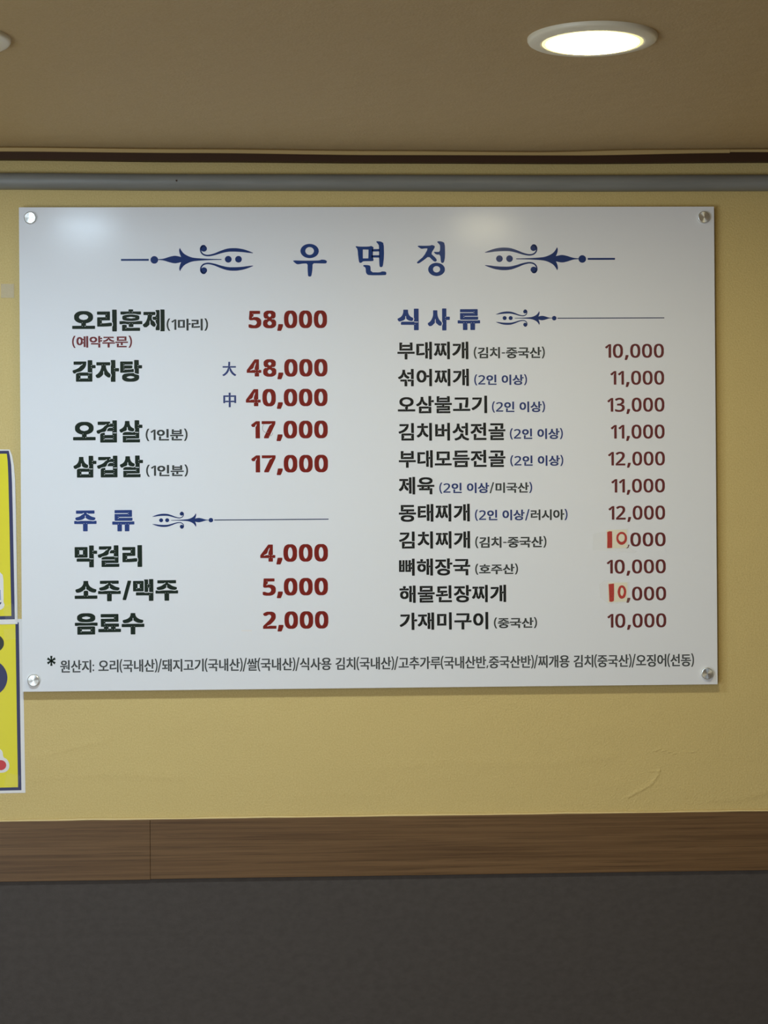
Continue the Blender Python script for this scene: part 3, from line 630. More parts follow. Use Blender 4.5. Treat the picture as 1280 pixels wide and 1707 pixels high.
    [[194,-81,185,-76,181,-65,181,239,185,251,198,256,294,256,317,250,323,243,323,55,321,47,306,44,298,37,294,20,298,12,325,16,334,32,344,34,829,34,844,29,850,20,850,-68,846,-76,833,-82],[690,142,681,147,677,159,677,835,681,843,694,849,810,848,819,843,823,832,823,155,819,147,806,141],[252,297,194,311,140,338,113,359,80,393,70,409,55,435,44,470,39,512,39,570,43,605,51,635,73,678,113,723,148,749,187,768,237,783,287,787,371,783,413,773,460,751,494,726,528,693,556,647,569,609,573,570,573,509,569,474,560,443,538,401,506,363,467,334,425,312,387,301,356,296],[289,420,310,418,339,424,363,434,387,450,412,489,427,532,427,551,418,578,402,612,387,630,356,653,310,664,260,654,231,635,204,601,185,551,185,532,193,505,210,471,225,451,252,432]],
    [[135,-81,125,-76,121,-65,121,193,125,205,139,210,250,210,258,208,266,201,267,51,265,47,250,44,242,37,238,20,242,12,270,16,278,32,289,34,789,34,804,29,810,20,810,-68,806,-76,792,-82],[408,84,398,89,395,97,393,259,31,261,21,266,17,278,18,359,27,370,877,372,889,370,897,362,898,274,894,266,885,261,539,259,535,92,519,84],[407,255,420,255,423,270,419,280,404,279,398,274,398,262],[512,259,519,257,530,262,533,270,531,278,512,281,508,274],[142,415,133,420,129,432,129,805,135,818,150,822,250,822,267,816,271,805,271,724,269,720,254,717,246,710,243,689,250,685,273,689,281,704,289,706,642,707,648,712,648,809,654,818,669,822,769,822,781,820,789,814,791,432,785,419,766,414],[246,505,273,509,281,523,289,526,642,526,648,532,649,589,646,593,635,595,277,595,272,589,271,543,269,539,254,536,246,529,242,512],[666,505,673,505,677,512,673,528,669,530,658,526,652,516,654,509],[661,589,673,589,677,605,673,615,658,614,652,609,652,597],[246,593,254,591,264,597,267,605,266,612,246,616,242,609],[666,685,673,686,677,693,673,709,669,711,658,707,652,697,654,689]],
    [[192,-23,185,-18,183,-10,183,382,193,413,223,470,226,505,223,510,219,508,202,493,189,474,156,409,146,403,84,403,69,409,34,452,33,490,69,520,200,620,211,622,327,622,338,617,340,605,340,-14,334,-21,323,-24]],
    [[84,-23,77,-18,75,-10,75,24,80,40,270,451,277,459,338,499,350,513,353,524,350,530,330,529,288,511,3,512,-3,517,-6,524,-4,615,3,621,15,622,461,622,477,619,482,613,482,605,482,528,477,509,241,-14,234,-21,223,-24]],
    [[147,-105,134,-96,130,-84,130,235,133,247,166,277,216,295,447,295,497,284,547,284,589,294,613,297,633,366,637,401,633,439,615,485,616,851,624,859,636,864,782,864,797,859,805,851,807,843,809,644,816,641,920,640,936,628,938,616,938,516,932,503,916,495,816,495,807,489,805,-93,793,-103,782,-105],[271,4,289,6,300,12,302,24,297,32,286,36,274,32,267,16,267,8],[644,8,659,4,666,8,663,27,655,28,647,24,643,16],[321,43,609,41,614,51,614,147,609,152,601,152,324,152,318,143,318,51],[653,162,659,161,664,166,666,177,663,187,651,187,643,181,644,170],[272,166,278,165,286,170,290,177,289,185,274,189,267,185,268,174],[653,262,766,261,778,266,782,281,778,289,766,294,670,293,639,305,632,305,619,297,621,281,632,270],[51,280,30,297,-7,353,-7,408,5,420,59,446,110,481,137,508,175,562,198,620,214,677,218,716,220,805,228,813,239,818,393,816,403,808,406,801,407,731,411,689,423,643,448,581,476,539,503,512,536,486,585,458,594,443,599,424,599,385,586,339,574,329,543,318,509,318,416,341,382,365,335,412,333,497,325,524,316,534,308,524,300,489,300,401,257,354,239,343,147,310,113,280],[760,508,766,508,774,512,779,520,777,527,763,531,756,527,756,516],[759,604,778,606,789,612,790,624,786,632,774,636,763,632,755,616,755,608]],
    [[378,-116,365,-107,361,-95,359,204,347,207,10,209,-1,216,-5,228,-5,328,-3,336,4,343,17,349,63,349,110,332,124,330,186,334,282,349,640,349,770,330,805,331,855,349,901,349,918,340,922,328,922,224,917,215,905,208,556,205,553,193,552,-103,543,-112,532,-116],[399,216,405,215,410,220,413,232,409,242,397,241,389,236,390,224],[506,220,513,220,521,224,525,232,524,240,509,243,502,240,502,228],[120,366,89,378,64,393,52,405,45,424,45,470,49,482,70,497,174,527,228,550,272,578,309,611,374,647,401,670,408,693,401,700,380,697,351,676,328,665,90,665,76,674,72,686,73,790,76,797,86,805,817,807,828,805,840,793,841,682,836,673,824,665,586,664,563,676,533,697,513,700,509,693,520,666,543,647,578,625,605,613,647,577,690,550,743,527,847,497,865,486,872,474,871,420,862,401,828,380,782,364,686,376,609,392,555,418,492,463,462,493,471,509,476,547,470,570,459,588,451,581,440,551,439,509,453,493,452,490,409,450,359,416,320,397,290,388,201,372,136,364]],
    [[227,-117,214,-108,210,-96,208,180,196,183,16,183,4,187,-5,200,-6,304,-4,312,8,323,92,325,139,314,800,314,846,325,896,325,908,323,919,312,921,200,917,192,908,185,719,183,712,180,710,-96,708,-105,696,-115,539,-117,522,-108,517,-96,517,177,508,183,412,183,401,181,398,173,396,-105,389,-113,377,-117],[248,192,254,191,259,196,262,208,258,217,246,217,238,212,239,200],[556,192,562,191,567,196,569,208,566,217,554,217,546,212,547,200],[352,196,358,196,366,200,370,208,369,215,354,219,347,215,347,204],[663,196,669,196,677,200,682,208,680,215,666,219,659,215,659,204],[139,350,111,358,100,365,95,373,94,639,96,646,104,655,631,656,646,661,651,673,646,685,631,690,108,690,98,696,94,708,95,812,104,824,119,829,800,829,812,827,823,816,825,542,823,534,816,527,781,521,292,521,281,515,276,504,281,492,296,487,827,486,840,477,844,465,844,377,842,369,835,363,789,348],[239,450,258,452,269,458,270,469,266,477,254,482,242,478,235,462,235,454],[240,535,246,534,254,539,259,546,257,554,242,558,236,554,236,542],[662,627,677,623,684,627,681,646,673,647,666,643,661,635],[671,696,677,695,682,700,685,712,681,721,669,721,661,715,662,704]],
    [[634,-118,623,-110,617,-101,617,126,614,138,127,140,115,147,110,157,110,261,115,268,123,272,157,282,616,284,618,853,627,862,638,866,788,866,800,858,805,849,806,638,815,632,919,632,936,622,940,611,940,503,934,494,923,486,815,486,806,480,804,-105,796,-114,784,-118],[655,149,661,148,667,153,669,164,665,174,654,174,645,168,647,157],[659,249,769,248,781,253,785,268,780,276,769,281,673,281,634,292,621,284,624,268,635,257],[50,321,36,330,32,341,32,776,38,789,47,795,57,797,530,797,542,795,551,788,555,772,555,345,553,334,534,324,515,320],[174,426,192,428,203,434,204,445,200,453,188,458,177,454,169,438,169,430],[397,430,415,427,419,434,415,448,407,450,399,445,395,438],[224,464,354,463,365,465,367,641,364,653,234,655,223,652,221,476],[759,499,765,498,773,503,777,511,776,518,761,522,754,518,755,507],[758,595,777,597,787,603,789,614,784,622,773,627,761,623,754,607,754,599],[405,664,411,663,417,668,419,680,415,690,404,689,395,684,397,672],[174,668,180,668,188,672,193,680,191,688,177,691,170,688,170,676]],
    [[177,-108,163,-99,159,-87,159,182,165,194,661,192,673,194,680,201,681,213,677,221,661,226,169,225,160,236,160,278,188,315,207,329,338,360,654,363,656,490,653,501,488,505,487,513,510,609,539,636,561,649,646,650,654,652,656,844,657,851,665,860,684,865,827,865,838,860,846,851,848,844,846,79,800,68,354,68,342,63,337,51,342,39,357,34,811,34,861,37,873,30,878,21,877,-96,865,-106,854,-108],[304,1,323,3,334,9,335,21,331,29,319,33,307,29,300,13,300,5],[305,78,311,78,319,82,324,90,322,98,307,101,301,98,301,86],[685,171,700,167,707,171,704,189,696,191,688,186,684,178],[694,228,700,227,705,232,707,244,704,253,692,253,684,248,685,236],[54,308,34,324,11,376,9,428,13,440,42,457,112,478,173,503,223,530,267,563,301,598,319,621,400,674,415,701,411,711,388,710,338,676,73,677,61,684,56,694,56,801,60,813,70,821,84,823,538,823,550,820,559,813,563,801,563,748,558,698,542,682,500,652,488,638,465,581,453,524,452,505,458,486,434,461,397,428,369,409,315,392,188,361,165,344,134,308],[694,328,807,327,819,332,824,348,819,356,807,360,711,360,681,371,673,371,660,363,662,348,673,337],[694,513,700,512,705,517,707,528,704,538,692,538,684,532,685,521],[685,617,700,613,707,617,704,635,696,637,688,632,684,624]],
    [[13,1,-1,10,-5,22,-4,130,-1,137,9,145,358,149,361,160,361,326,374,344,391,360,401,366,509,366,524,359,538,345,549,322,549,157,555,147,901,147,914,141,922,130,922,18,914,7,901,1],[502,110,520,112,531,118,533,130,528,138,517,142,505,138,498,122,498,114],[390,114,405,110,412,114,409,133,401,134,393,130,389,122],[82,278,59,298,31,349,31,410,55,430,124,450,186,478,230,507,280,549,321,607,336,641,353,691,357,722,357,787,363,797,374,804,532,805,545,799,553,787,553,726,562,676,588,610,619,564,657,526,713,486,745,468,790,450,859,430,876,418,884,407,883,353,855,299,836,280,747,278,690,295,593,341,574,355,543,388,497,414,486,424,471,445,471,526,464,549,455,559,444,541,439,522,437,437,417,417,370,392,324,345,251,306,186,283,163,278]],
    [[-12,-238,-21,-227,-21,-173,199,692,207,702,219,706,342,704,351,692,351,639,131,-227,123,-236,111,-240]],
    [[695,-117,683,-109,678,-100,678,119,675,131,168,133,157,141,151,150,151,258,168,270,191,275,468,275,478,273,492,262,522,249,633,249,653,255,676,269,691,255,714,245,822,245,837,250,842,265,838,273,830,278,726,279,690,292,689,465,687,473,676,484,660,477,655,465,655,312,652,300,633,287,610,282,530,283,495,300,504,339,504,762,499,787,486,815,485,827,489,839,507,848,649,846,655,812,655,654,660,642,676,635,687,646,689,658,687,858,699,863,849,863,862,854,866,842,866,-100,858,-111,845,-117],[716,142,722,141,727,146,730,158,726,167,714,167,706,162,707,150],[53,318,39,327,35,339,35,762,39,777,49,784,60,787,449,787,460,784,466,773,470,746,470,354,466,331,460,320,449,317],[173,423,191,425,202,431,203,442,199,450,187,455,176,451,168,435,169,427],[338,427,357,424,360,431,357,446,349,447,341,442,337,435],[223,462,299,460,308,465,308,635,303,644,230,644,221,639,220,473],[716,496,722,495,727,500,730,512,726,521,714,521,706,515,707,504],[623,500,630,499,638,504,642,512,640,519,626,523,619,519,619,508],[623,596,641,598,652,604,653,615,649,623,637,628,626,624,618,608,619,600],[707,600,722,596,729,600,726,619,718,620,710,616,706,608],[347,654,353,653,358,658,360,669,357,679,345,679,337,673,338,662],[173,658,180,657,188,662,192,669,190,677,176,681,169,677,169,665]],
    [[113,-105,99,-96,95,-84,95,227,99,239,117,249,136,256,167,260,751,260,801,250,821,235,822,-84,820,-93,809,-103],[237,4,255,6,266,12,267,24,263,32,251,36,240,32,232,16,232,8],[663,8,678,4,685,8,682,27,674,28,667,24,662,16],[287,43,628,41,634,51,633,120,628,125,620,126,290,125,284,116,284,51],[672,135,678,134,683,139,686,151,682,160,670,160,662,154,663,143],[237,139,243,138,251,143,256,151,254,158,240,162,233,158,233,147],[13,284,1,291,-4,301,-5,404,-1,416,17,425,224,425,259,418,332,411,486,407,509,410,578,410,628,415,693,425,897,426,913,421,922,408,922,301,914,289,901,283,817,283,759,294,151,294,97,283],[428,442,343,445,270,452,197,468,182,474,147,497,119,524,102,547,88,577,88,693,109,736,147,775,197,807,251,828,290,837,351,845,567,844,647,833,705,813,736,797,776,770,813,728,825,704,830,681,830,593,826,570,810,539,763,492,732,472,643,453,567,445,497,444,474,441],[442,574,467,572,497,576,578,596,614,612,627,627,628,641,613,659,582,675,486,698,432,698,328,672,308,662,290,643,290,627,304,612,324,601,347,593,397,580]],
    [[13,-5,-1,4,-5,16,-4,124,5,136,20,141,217,141,226,147,226,224,223,231,117,234,105,241,100,251,99,570,103,581,113,589,124,591,624,591,632,594,637,616,633,647,624,652,113,653,101,660,96,670,95,777,101,791,110,797,120,799,797,799,809,796,818,789,822,777,822,470,821,462,813,453,797,449,293,448,288,439,288,385,293,380,301,379,828,377,837,370,841,362,840,247,832,238,820,233,706,231,703,224,704,147,713,141,897,141,913,136,921,127,922,120,922,16,917,3,908,-3,897,-5],[367,104,386,106,397,112,398,124,393,132,382,136,370,132,363,116,363,108],[656,104,674,106,685,112,686,124,682,132,670,136,659,132,651,116,652,108],[256,108,270,104,277,108,274,127,267,128,259,124,254,116],[544,108,559,104,566,108,563,127,555,128,547,124,543,116],[417,143,512,143,515,154,513,230,501,233,417,231,415,216,415,151],[265,243,270,242,276,247,278,258,274,268,263,268,254,262,256,251],[553,243,559,242,564,247,566,258,563,268,551,268,543,262,544,251],[368,247,374,246,382,251,386,258,385,266,370,270,364,266,364,254],[656,247,663,246,671,251,675,258,674,266,659,270,652,266,652,254],[240,343,259,345,270,351,271,362,267,370,255,375,243,370,236,354,236,347],[241,462,247,461,255,466,260,474,258,481,243,485,237,481,237,470],[663,558,678,554,685,558,682,577,674,578,667,574,662,566],[672,662,678,661,683,666,686,677,682,687,670,687,662,681,663,670]],
    [[378,-117,365,-108,361,-96,359,207,347,210,10,212,-1,219,-5,231,-5,335,-3,342,4,350,20,356,78,356,113,348,159,349,213,356,705,356,763,349,805,348,843,356,897,356,909,354,918,346,922,335,922,227,917,218,905,210,556,208,553,196,552,-104,543,-113,532,-117],[399,219,405,218,410,223,413,235,409,244,397,244,389,239,390,227],[506,223,513,222,521,227,525,235,524,242,509,246,502,242,502,231],[109,384,70,400,58,412,38,454,39,508,51,519,67,527,174,558,228,583,270,611,301,637,329,673,338,692,357,742,361,769,361,815,367,825,378,832,532,833,547,828,557,815,557,773,561,746,575,704,593,668,638,619,688,585,724,566,782,545,851,527,872,515,880,504,880,454,869,427,858,408,824,390,801,383,774,383,663,399,612,419,555,450,492,496,460,527,470,534,475,542,476,581,471,604,465,615,459,618,447,600,442,577,443,542,447,534,459,527,457,523,414,485,382,462,301,417,255,399,143,383]],
    [[8,-23,1,-18,-2,-10,0,78,22,105,191,274,226,313,266,370,285,409,293,440,288,461,268,497,250,510,227,517,184,505,123,466,54,466,35,481,8,517,8,558,77,604,150,630,308,630,335,623,371,609,400,590,427,563,447,528,455,482,456,417,452,386,442,353,419,309,385,263,269,143,185,106,158,91,141,74,150,70,185,73,242,92,469,90,476,86,479,78,477,-17,469,-23,458,-24]],
    [[671,-117,659,-109,654,-100,653,115,651,127,151,130,140,137,134,146,134,235,137,242,151,256,190,275,494,275,532,268,567,268,605,275,652,277,654,331,668,396,664,431,653,465,655,854,663,863,675,867,828,867,842,858,846,846,845,-100,837,-111,825,-117],[692,139,698,137,703,142,705,154,701,164,690,163,682,158,683,146],[696,242,809,241,821,246,825,262,821,270,809,275,709,275,671,285,658,277,660,262,672,250],[63,283,38,304,5,356,5,412,17,423,71,450,105,472,130,492,163,530,188,569,210,623,226,681,230,712,232,809,240,817,251,821,398,821,413,817,422,804,423,723,427,689,443,631,466,577,486,545,512,515,551,484,617,449,622,442,630,415,630,385,613,324,578,306,559,302,540,302,467,319,405,357,347,412,345,500,337,527,328,538,320,527,312,500,311,408,292,381,253,346,220,323,167,307,125,284]],
    [[627,-117,615,-109,610,-100,609,85,635,165,640,196,631,239,609,285,610,850,618,862,630,867,780,867,794,858,798,846,798,504,807,498,927,498,942,490,948,477,947,369,942,360,930,353,807,352,798,346,796,-105,788,-113,777,-117],[50,76,33,89,-16,154,-17,204,-6,219,43,250,86,289,112,319,142,364,172,423,200,504,213,562,217,608,218,773,227,782,238,787,392,784,401,777,405,769,405,627,409,612,410,573,422,515,443,454,455,423,482,373,517,323,574,269,594,235,601,215,601,181,575,104,565,95,489,96,427,137,377,183,333,239,329,273,332,292,328,308,327,358,319,392,315,400,311,400,299,365,295,342,294,265,298,239,278,208,200,125,130,77],[751,365,757,365,765,369,770,377,768,385,754,388,747,385,747,373],[750,462,769,463,780,469,781,481,777,489,765,494,754,489,746,473,746,465]],
    [[400,-101,391,-96,387,-88,385,200,31,203,21,208,18,215,17,296,21,308,31,313,42,314,877,314,894,308,898,296,898,215,894,208,885,203,531,200,528,-92,519,-100,512,-102],[399,196,412,196,416,212,412,222,396,220,391,215,391,204],[504,200,512,198,522,204,525,212,524,219,504,223,500,215],[135,376,125,381,121,392,121,796,127,809,142,814,246,814,264,808,267,796,267,708,265,704,250,700,242,694,239,673,246,669,270,673,277,687,285,690,646,691,652,696,652,796,656,808,669,813,773,814,785,811,792,805,794,392,789,379,773,375],[242,469,270,473,277,487,285,490,646,491,652,496,652,569,650,573,639,575,273,575,268,569,267,508,265,504,250,500,242,494,238,477],[670,469,677,470,681,477,677,492,673,495,662,491,656,481,658,473],[665,569,677,569,681,585,677,595,662,594,656,589,656,577],[242,573,250,571,260,577,264,585,262,592,242,596,238,589],[670,669,677,670,681,677,677,692,673,695,662,691,656,681,658,673]],
    [[722,-101,712,-96,708,-85,708,365,702,371,649,371,641,369,639,365,638,-46,629,-54,614,-56,518,-56,510,-54,502,-46,501,108,520,154,520,200,516,258,501,296,501,815,506,825,522,829,622,829,629,827,638,819,639,508,637,500,622,497,614,490,610,473,614,465,625,465,641,469,652,486,702,487,708,492,709,842,718,850,725,852,829,852,843,846,847,835,846,-88,843,-96,829,-102],[64,122,54,127,50,139,52,732,60,738,72,740,429,740,445,736,450,727,450,642,449,633,441,627,199,623,197,273,195,265,174,250,168,223,172,215,195,218,222,240,318,245,433,263,472,262,480,246,484,192,484,169,475,148,468,142,445,138,341,126,283,125,252,121],[721,365,733,365,737,381,733,391,718,390,712,385,712,373],[614,369,622,368,632,373,635,381,633,389,614,392,610,385],[726,465,733,466,737,473,733,489,729,491,718,487,712,477,714,469],[171,623,179,621,190,627,193,635,191,642,172,646,168,639]],
    [[703,-101,693,-96,689,-85,689,92,708,150,709,162,708,189,689,242,689,631,694,673,690,839,693,846,707,852,814,852,828,846,832,835,831,-88,828,-96,814,-102],[337,80,296,112,270,142,243,185,240,196,240,265,226,327,222,328,218,321,206,269,203,185,175,142,128,96,114,91,72,93,54,108,13,158,14,190,46,219,76,262,99,304,119,354,143,446,155,546,153,642,61,644,53,646,44,654,44,750,53,758,64,760,337,757,341,727,339,650,334,645,295,642,293,573,297,554,297,504,305,446,318,389,339,315,336,258,345,233,357,221,364,229,373,250,375,323,396,389,408,446,416,504,416,573,420,592,419,642,380,645,375,650,373,727,376,757,391,760,649,758,653,750,658,719,658,681,652,650,641,644,561,642,559,542,567,465,587,373,607,317,648,242,673,177,673,165,649,100,641,93,634,91,591,93,562,115,532,150,506,192,503,277,495,313,487,327,481,312,471,269,469,185,458,165,436,135,386,85,372,79],[167,639,180,639,184,654,180,664,164,663,159,658,159,646],[433,639,445,639,449,654,445,664,430,663,424,658,424,646],[268,642,276,641,286,646,289,654,288,662,268,665,264,658],[533,642,541,641,552,646,555,654,553,662,534,665,530,658]],
    [[720,-101,711,-96,707,-85,707,365,701,371,655,371,648,369,646,365,644,-46,636,-54,628,-56,528,-56,513,-51,507,-42,507,812,513,821,528,825,628,825,636,823,644,815,645,508,643,500,628,497,620,490,616,473,620,465,632,465,648,469,659,486,701,487,707,492,708,842,717,850,724,852,828,852,841,846,845,835,845,-88,841,-96,828,-102],[78,95,59,109,24,152,23,192,97,243,140,276,198,335,239,392,265,439,294,512,310,569,324,595,343,605,351,627,350,635,343,638,320,634,309,620,301,617,67,618,57,623,53,631,54,723,63,731,74,733,459,731,467,719,468,692,465,673,464,604,453,527,428,439,395,362,357,300,300,231,220,159,124,96],[719,365,732,365,736,381,732,391,717,390,711,385,711,373],[620,369,628,368,638,373,642,381,640,389,620,392,616,385],[725,465,732,466,736,473,732,489,728,491,717,487,711,477,712,469]],
    [[188,-88,179,-83,175,-72,175,255,177,267,192,279,211,287,257,296,650,296,661,294,677,284,692,278,800,276,819,279,821,-72,819,-81,811,-87],[292,5,319,9,327,23,334,26,676,28,677,182,319,182,316,44,315,40,300,37,292,30,288,13],[697,5,703,6,707,13,704,28,700,31,688,27,682,17,684,9],[691,178,704,178,707,194,703,204,688,203,682,198,682,186],[292,182,300,181,310,186,313,194,311,202,292,205,288,198],[73,285,56,298,31,348,28,378,32,390,50,399,130,425,184,448,246,483,296,520,327,551,342,571,365,605,377,632,416,663,430,690,427,700,415,701,400,698,373,681,92,681,82,686,79,694,78,775,82,786,92,791,103,792,534,792,551,786,555,778,555,752,547,667,527,598,490,525,438,460,371,402,292,352,257,336,180,317,146,294,127,287],[815,308,800,312,711,310,686,321,679,328,678,832,682,844,692,849,803,849,817,844,821,836,821,325,819,309]],
    [[691,-101,682,-96,678,-85,678,135,682,173,678,212,678,839,682,846,695,852,803,852,816,846,820,835,820,-88,816,-96,803,-102],[95,76,85,81,69,96,40,139,36,150,37,177,87,208,123,235,165,277,199,323,226,373,253,442,266,496,270,573,269,577,260,579,68,581,59,592,60,685,68,692,76,694,268,696,270,815,274,827,291,833,403,831,412,819,412,715,410,708,395,704,387,698,383,681,387,673,415,677,422,691,430,694,603,694,610,692,619,685,620,596,614,583,599,579,418,578,413,573,412,562,416,546,417,512,433,442,462,373,502,312,548,262,588,231,638,200,642,189,642,162,635,139,617,112,599,95,587,91,557,91,518,108,462,146,418,186,366,250,354,342,345,362,341,362,334,350,324,308,326,250,282,189,230,136,176,96,137,76],[283,573,295,573,299,589,295,599,280,597,274,592,274,581],[387,577,395,575,405,581,409,589,407,596,387,599,383,592],[288,673,295,674,299,681,295,696,291,698,280,694,274,685,276,677]],
    [[27,212,22,217,21,229,21,287,27,295,235,296,242,295,248,290,248,221,242,212]],
    [[397,-98,347,-95,293,-87,255,-76,205,-56,168,-33,141,-6,124,21,118,48,120,129,130,156,159,190,197,217,247,240,293,253,382,265,388,275,386,310,32,312,22,317,19,325,18,410,22,421,36,427,70,427,103,414,120,411,197,415,286,427,636,427,720,415,774,412,805,412,847,427,882,427,895,421,899,410,899,325,890,314,536,311,530,306,528,275,512,271,504,260,504,244,513,240,532,244,540,259,547,262,574,261,640,248,690,231,728,211,751,193,786,156,795,133,799,102,799,67,795,37,782,6,773,-6,747,-31,717,-52,670,-73,639,-83,570,-95,509,-99],[429,14,478,12,517,16,593,33,612,41,632,55,645,79,646,87,633,110,605,128,513,150,440,154,382,146,324,132,292,117,275,98,270,79,282,58,305,41,340,28,401,16],[400,306,413,306,417,321,413,331,397,330,392,325,392,314],[505,310,513,308,523,314,526,321,525,329,505,332,501,325],[120,448,93,459,77,475,65,506,65,533,69,541,86,549,136,558,197,574,270,606,313,633,330,648,386,679,393,689,401,710,397,717,382,717,332,696,109,697,99,702,95,714,96,794,105,806,801,808,813,806,821,798,822,710,818,702,809,697,582,696,532,717,520,717,516,710,524,689,540,673,586,649,628,616,670,593,736,569,832,549,849,541,853,529,851,498,837,471,813,456,782,447,670,459,620,472,567,496,499,541,472,567,473,610,459,635,451,629,439,602,437,583,442,564,403,529,355,498,282,467,182,451]],
    [[670,-101,661,-96,657,-88,655,135,124,137,107,142,103,154,103,239,113,250,386,254,388,365,386,369,378,371,32,372,22,377,19,385,18,465,22,477,40,483,624,484,630,492,645,585,650,669,651,673,674,682,681,696,681,712,674,715,651,711,640,697,632,694,136,695,126,700,123,708,123,792,128,802,143,806,774,806,786,804,794,796,795,619,787,527,778,513,751,489,744,465,751,461,774,464,784,469,793,480,801,483,890,481,899,469,898,381,890,373,878,371,536,371,532,369,530,362,529,269,528,265,509,260,501,242,501,235,509,230,532,235,540,249,547,252,778,252,790,250,798,242,798,-92,790,-100,782,-102],[669,131,682,131,686,146,682,156,667,155,661,150,661,139],[406,231,413,231,417,239,413,254,409,256,397,252,392,242,393,235],[400,365,413,365,417,381,413,391,397,390,392,385,392,373],[505,369,513,368,523,373,526,381,525,389,505,392,501,385]],
    [[174,-81,165,-76,161,-65,161,224,163,235,178,245,286,245,293,243,302,235,303,55,301,47,286,44,278,37,274,20,278,12,305,16,314,32,324,34,801,34,816,29,822,20,822,-68,818,-76,809,-81],[651,138,641,143,638,155,638,835,641,843,655,849,770,848,780,843,783,835,784,593,781,585,766,582,759,575,755,555,763,550,786,555,793,569,801,572,905,570,914,559,914,470,911,462,897,457,793,457,786,455,784,451,784,155,780,143,766,138],[74,261,52,278,20,324,19,366,28,374,78,397,136,439,171,478,198,520,225,582,237,632,241,670,242,785,251,793,259,795,374,793,383,782,384,682,388,639,400,593,420,547,454,493,489,459,524,432,597,393,601,382,602,362,589,324,566,291,547,284,505,286,439,319,397,348,337,409,333,466,324,491,316,501,308,489,299,459,297,401,254,351,205,311,151,278,113,261],[759,455,766,453,777,459,780,466,778,474,759,477,755,470]],
    [[215,-10,208,-7,206,1,206,432,223,485,225,505,223,508,219,507,207,497,185,459,139,420,127,416,104,416,91,420,61,459,56,478,91,509,217,605,234,610,304,610,315,605,317,597,317,-3,311,-9,300,-12]],
    [[209,-21,166,-12,139,0,111,18,77,53,51,102,30,180,22,253,22,349,26,399,34,445,50,503,73,545,96,572,122,591,178,614,205,619,278,619,328,605,371,580,395,556,424,511,448,437,456,380,456,214,449,160,428,91,406,53,372,18,332,-6,297,-17,266,-22],[221,68,251,66,270,71,283,80,305,103,323,137,332,164,345,245,345,353,337,410,321,464,301,499,283,518,262,530,239,533,216,529,197,519,178,500,162,474,154,453,142,399,134,303,142,199,158,137,184,91,205,74]],
    [[16,-119,8,-114,6,-99,48,101,54,107,66,109,150,109,167,104,171,97,170,62,132,-49,105,-111,89,-120]],
    [[364,-101,354,-96,350,-88,349,162,144,166,135,177,135,254,137,262,152,272,164,275,448,275,464,272,468,171,475,150,491,135,492,127,491,-92,483,-100,475,-102],[694,-101,685,-96,681,-88,680,162,510,166,501,189,503,273,656,275,694,260,802,259,821,262,822,-92,814,-100,806,-102],[363,158,375,158,379,173,375,183,360,182,354,177,354,165],[694,158,706,158,710,173,706,183,691,182,685,177,685,165],[818,292,802,295,706,295,682,308,680,550,502,552,489,558,485,565,485,654,494,665,679,670,681,839,685,846,694,851,806,852,819,846,823,839,823,308,821,292],[75,299,57,312,21,365,21,400,29,408,79,431,134,469,168,504,202,555,226,608,242,669,246,715,247,800,256,808,264,810,368,810,383,805,388,796,389,689,393,662,401,627,427,569,455,527,498,484,549,450,604,423,608,415,608,400,604,381,570,331,552,318,510,318,464,339,404,377,344,432,336,446,333,504,325,525,318,534,311,527,301,496,298,435,278,408,248,378,206,345,160,317,118,299],[694,546,706,546,710,562,706,572,691,570,685,565,685,554],[699,646,706,647,710,654,706,669,702,671,691,667,685,658,686,650]],
    [[694,-102,685,-97,681,-86,679,391,548,391,542,372,538,322,525,272,507,230,484,195,436,147,398,122,356,108,336,105,244,105,209,113,171,130,136,154,111,180,85,214,71,238,55,280,39,353,34,418,39,530,51,591,73,649,109,702,136,729,167,751,217,773,275,782,352,777,398,761,439,734,485,688,503,661,525,611,538,564,542,522,548,507,675,505,679,507,681,514,682,841,690,849,702,851,806,851,821,843,823,-89,819,-97,806,-103],[279,230,294,228,325,238,345,257,363,280,391,345,400,380,407,441,400,503,391,538,365,599,352,618,329,642,294,655,271,651,248,637,218,599,190,530,177,464,177,418,185,372,198,328,223,276,240,253,260,238],[693,388,706,388,710,403,706,413,690,412,685,407,685,395],[518,391,529,390,539,395,542,403,541,411,521,414,517,407],[521,484,541,488,539,503,529,509,517,506,515,495],[699,484,706,484,710,491,706,507,702,509,690,505,684,495,686,488]],
    [[35,-8,29,1,31,67,58,99,229,270,279,328,297,355,315,392,325,436,320,474,309,497,292,515,269,529,235,538,192,533,154,518,100,482,85,480,72,486,38,528,38,546,100,588,158,609,181,614,281,614,304,609,346,594,373,576,390,559,416,513,425,467,425,432,412,370,389,324,366,290,313,228,197,113,158,92,139,74,142,70,158,69,204,76,442,75,448,67,446,-5,435,-8]],
    [[688,-102,678,-97,675,-86,675,838,678,845,692,851,803,851,817,845,821,834,820,-89,817,-97,803,-103],[253,106,207,122,161,150,115,197,84,249,68,291,56,353,51,418,56,530,68,591,86,638,113,684,151,726,203,759,253,777,303,782,373,777,419,761,465,732,510,688,538,641,558,588,570,522,575,426,567,338,554,284,536,238,506,191,452,141,419,122,369,106],[300,230,319,228,345,238,366,253,384,276,407,324,416,349,428,411,428,472,424,499,419,522,399,576,384,607,362,634,338,649,315,655,292,651,273,641,253,623,238,602,218,561,207,526,194,445,202,380,214,334,228,299,261,252,281,238]],
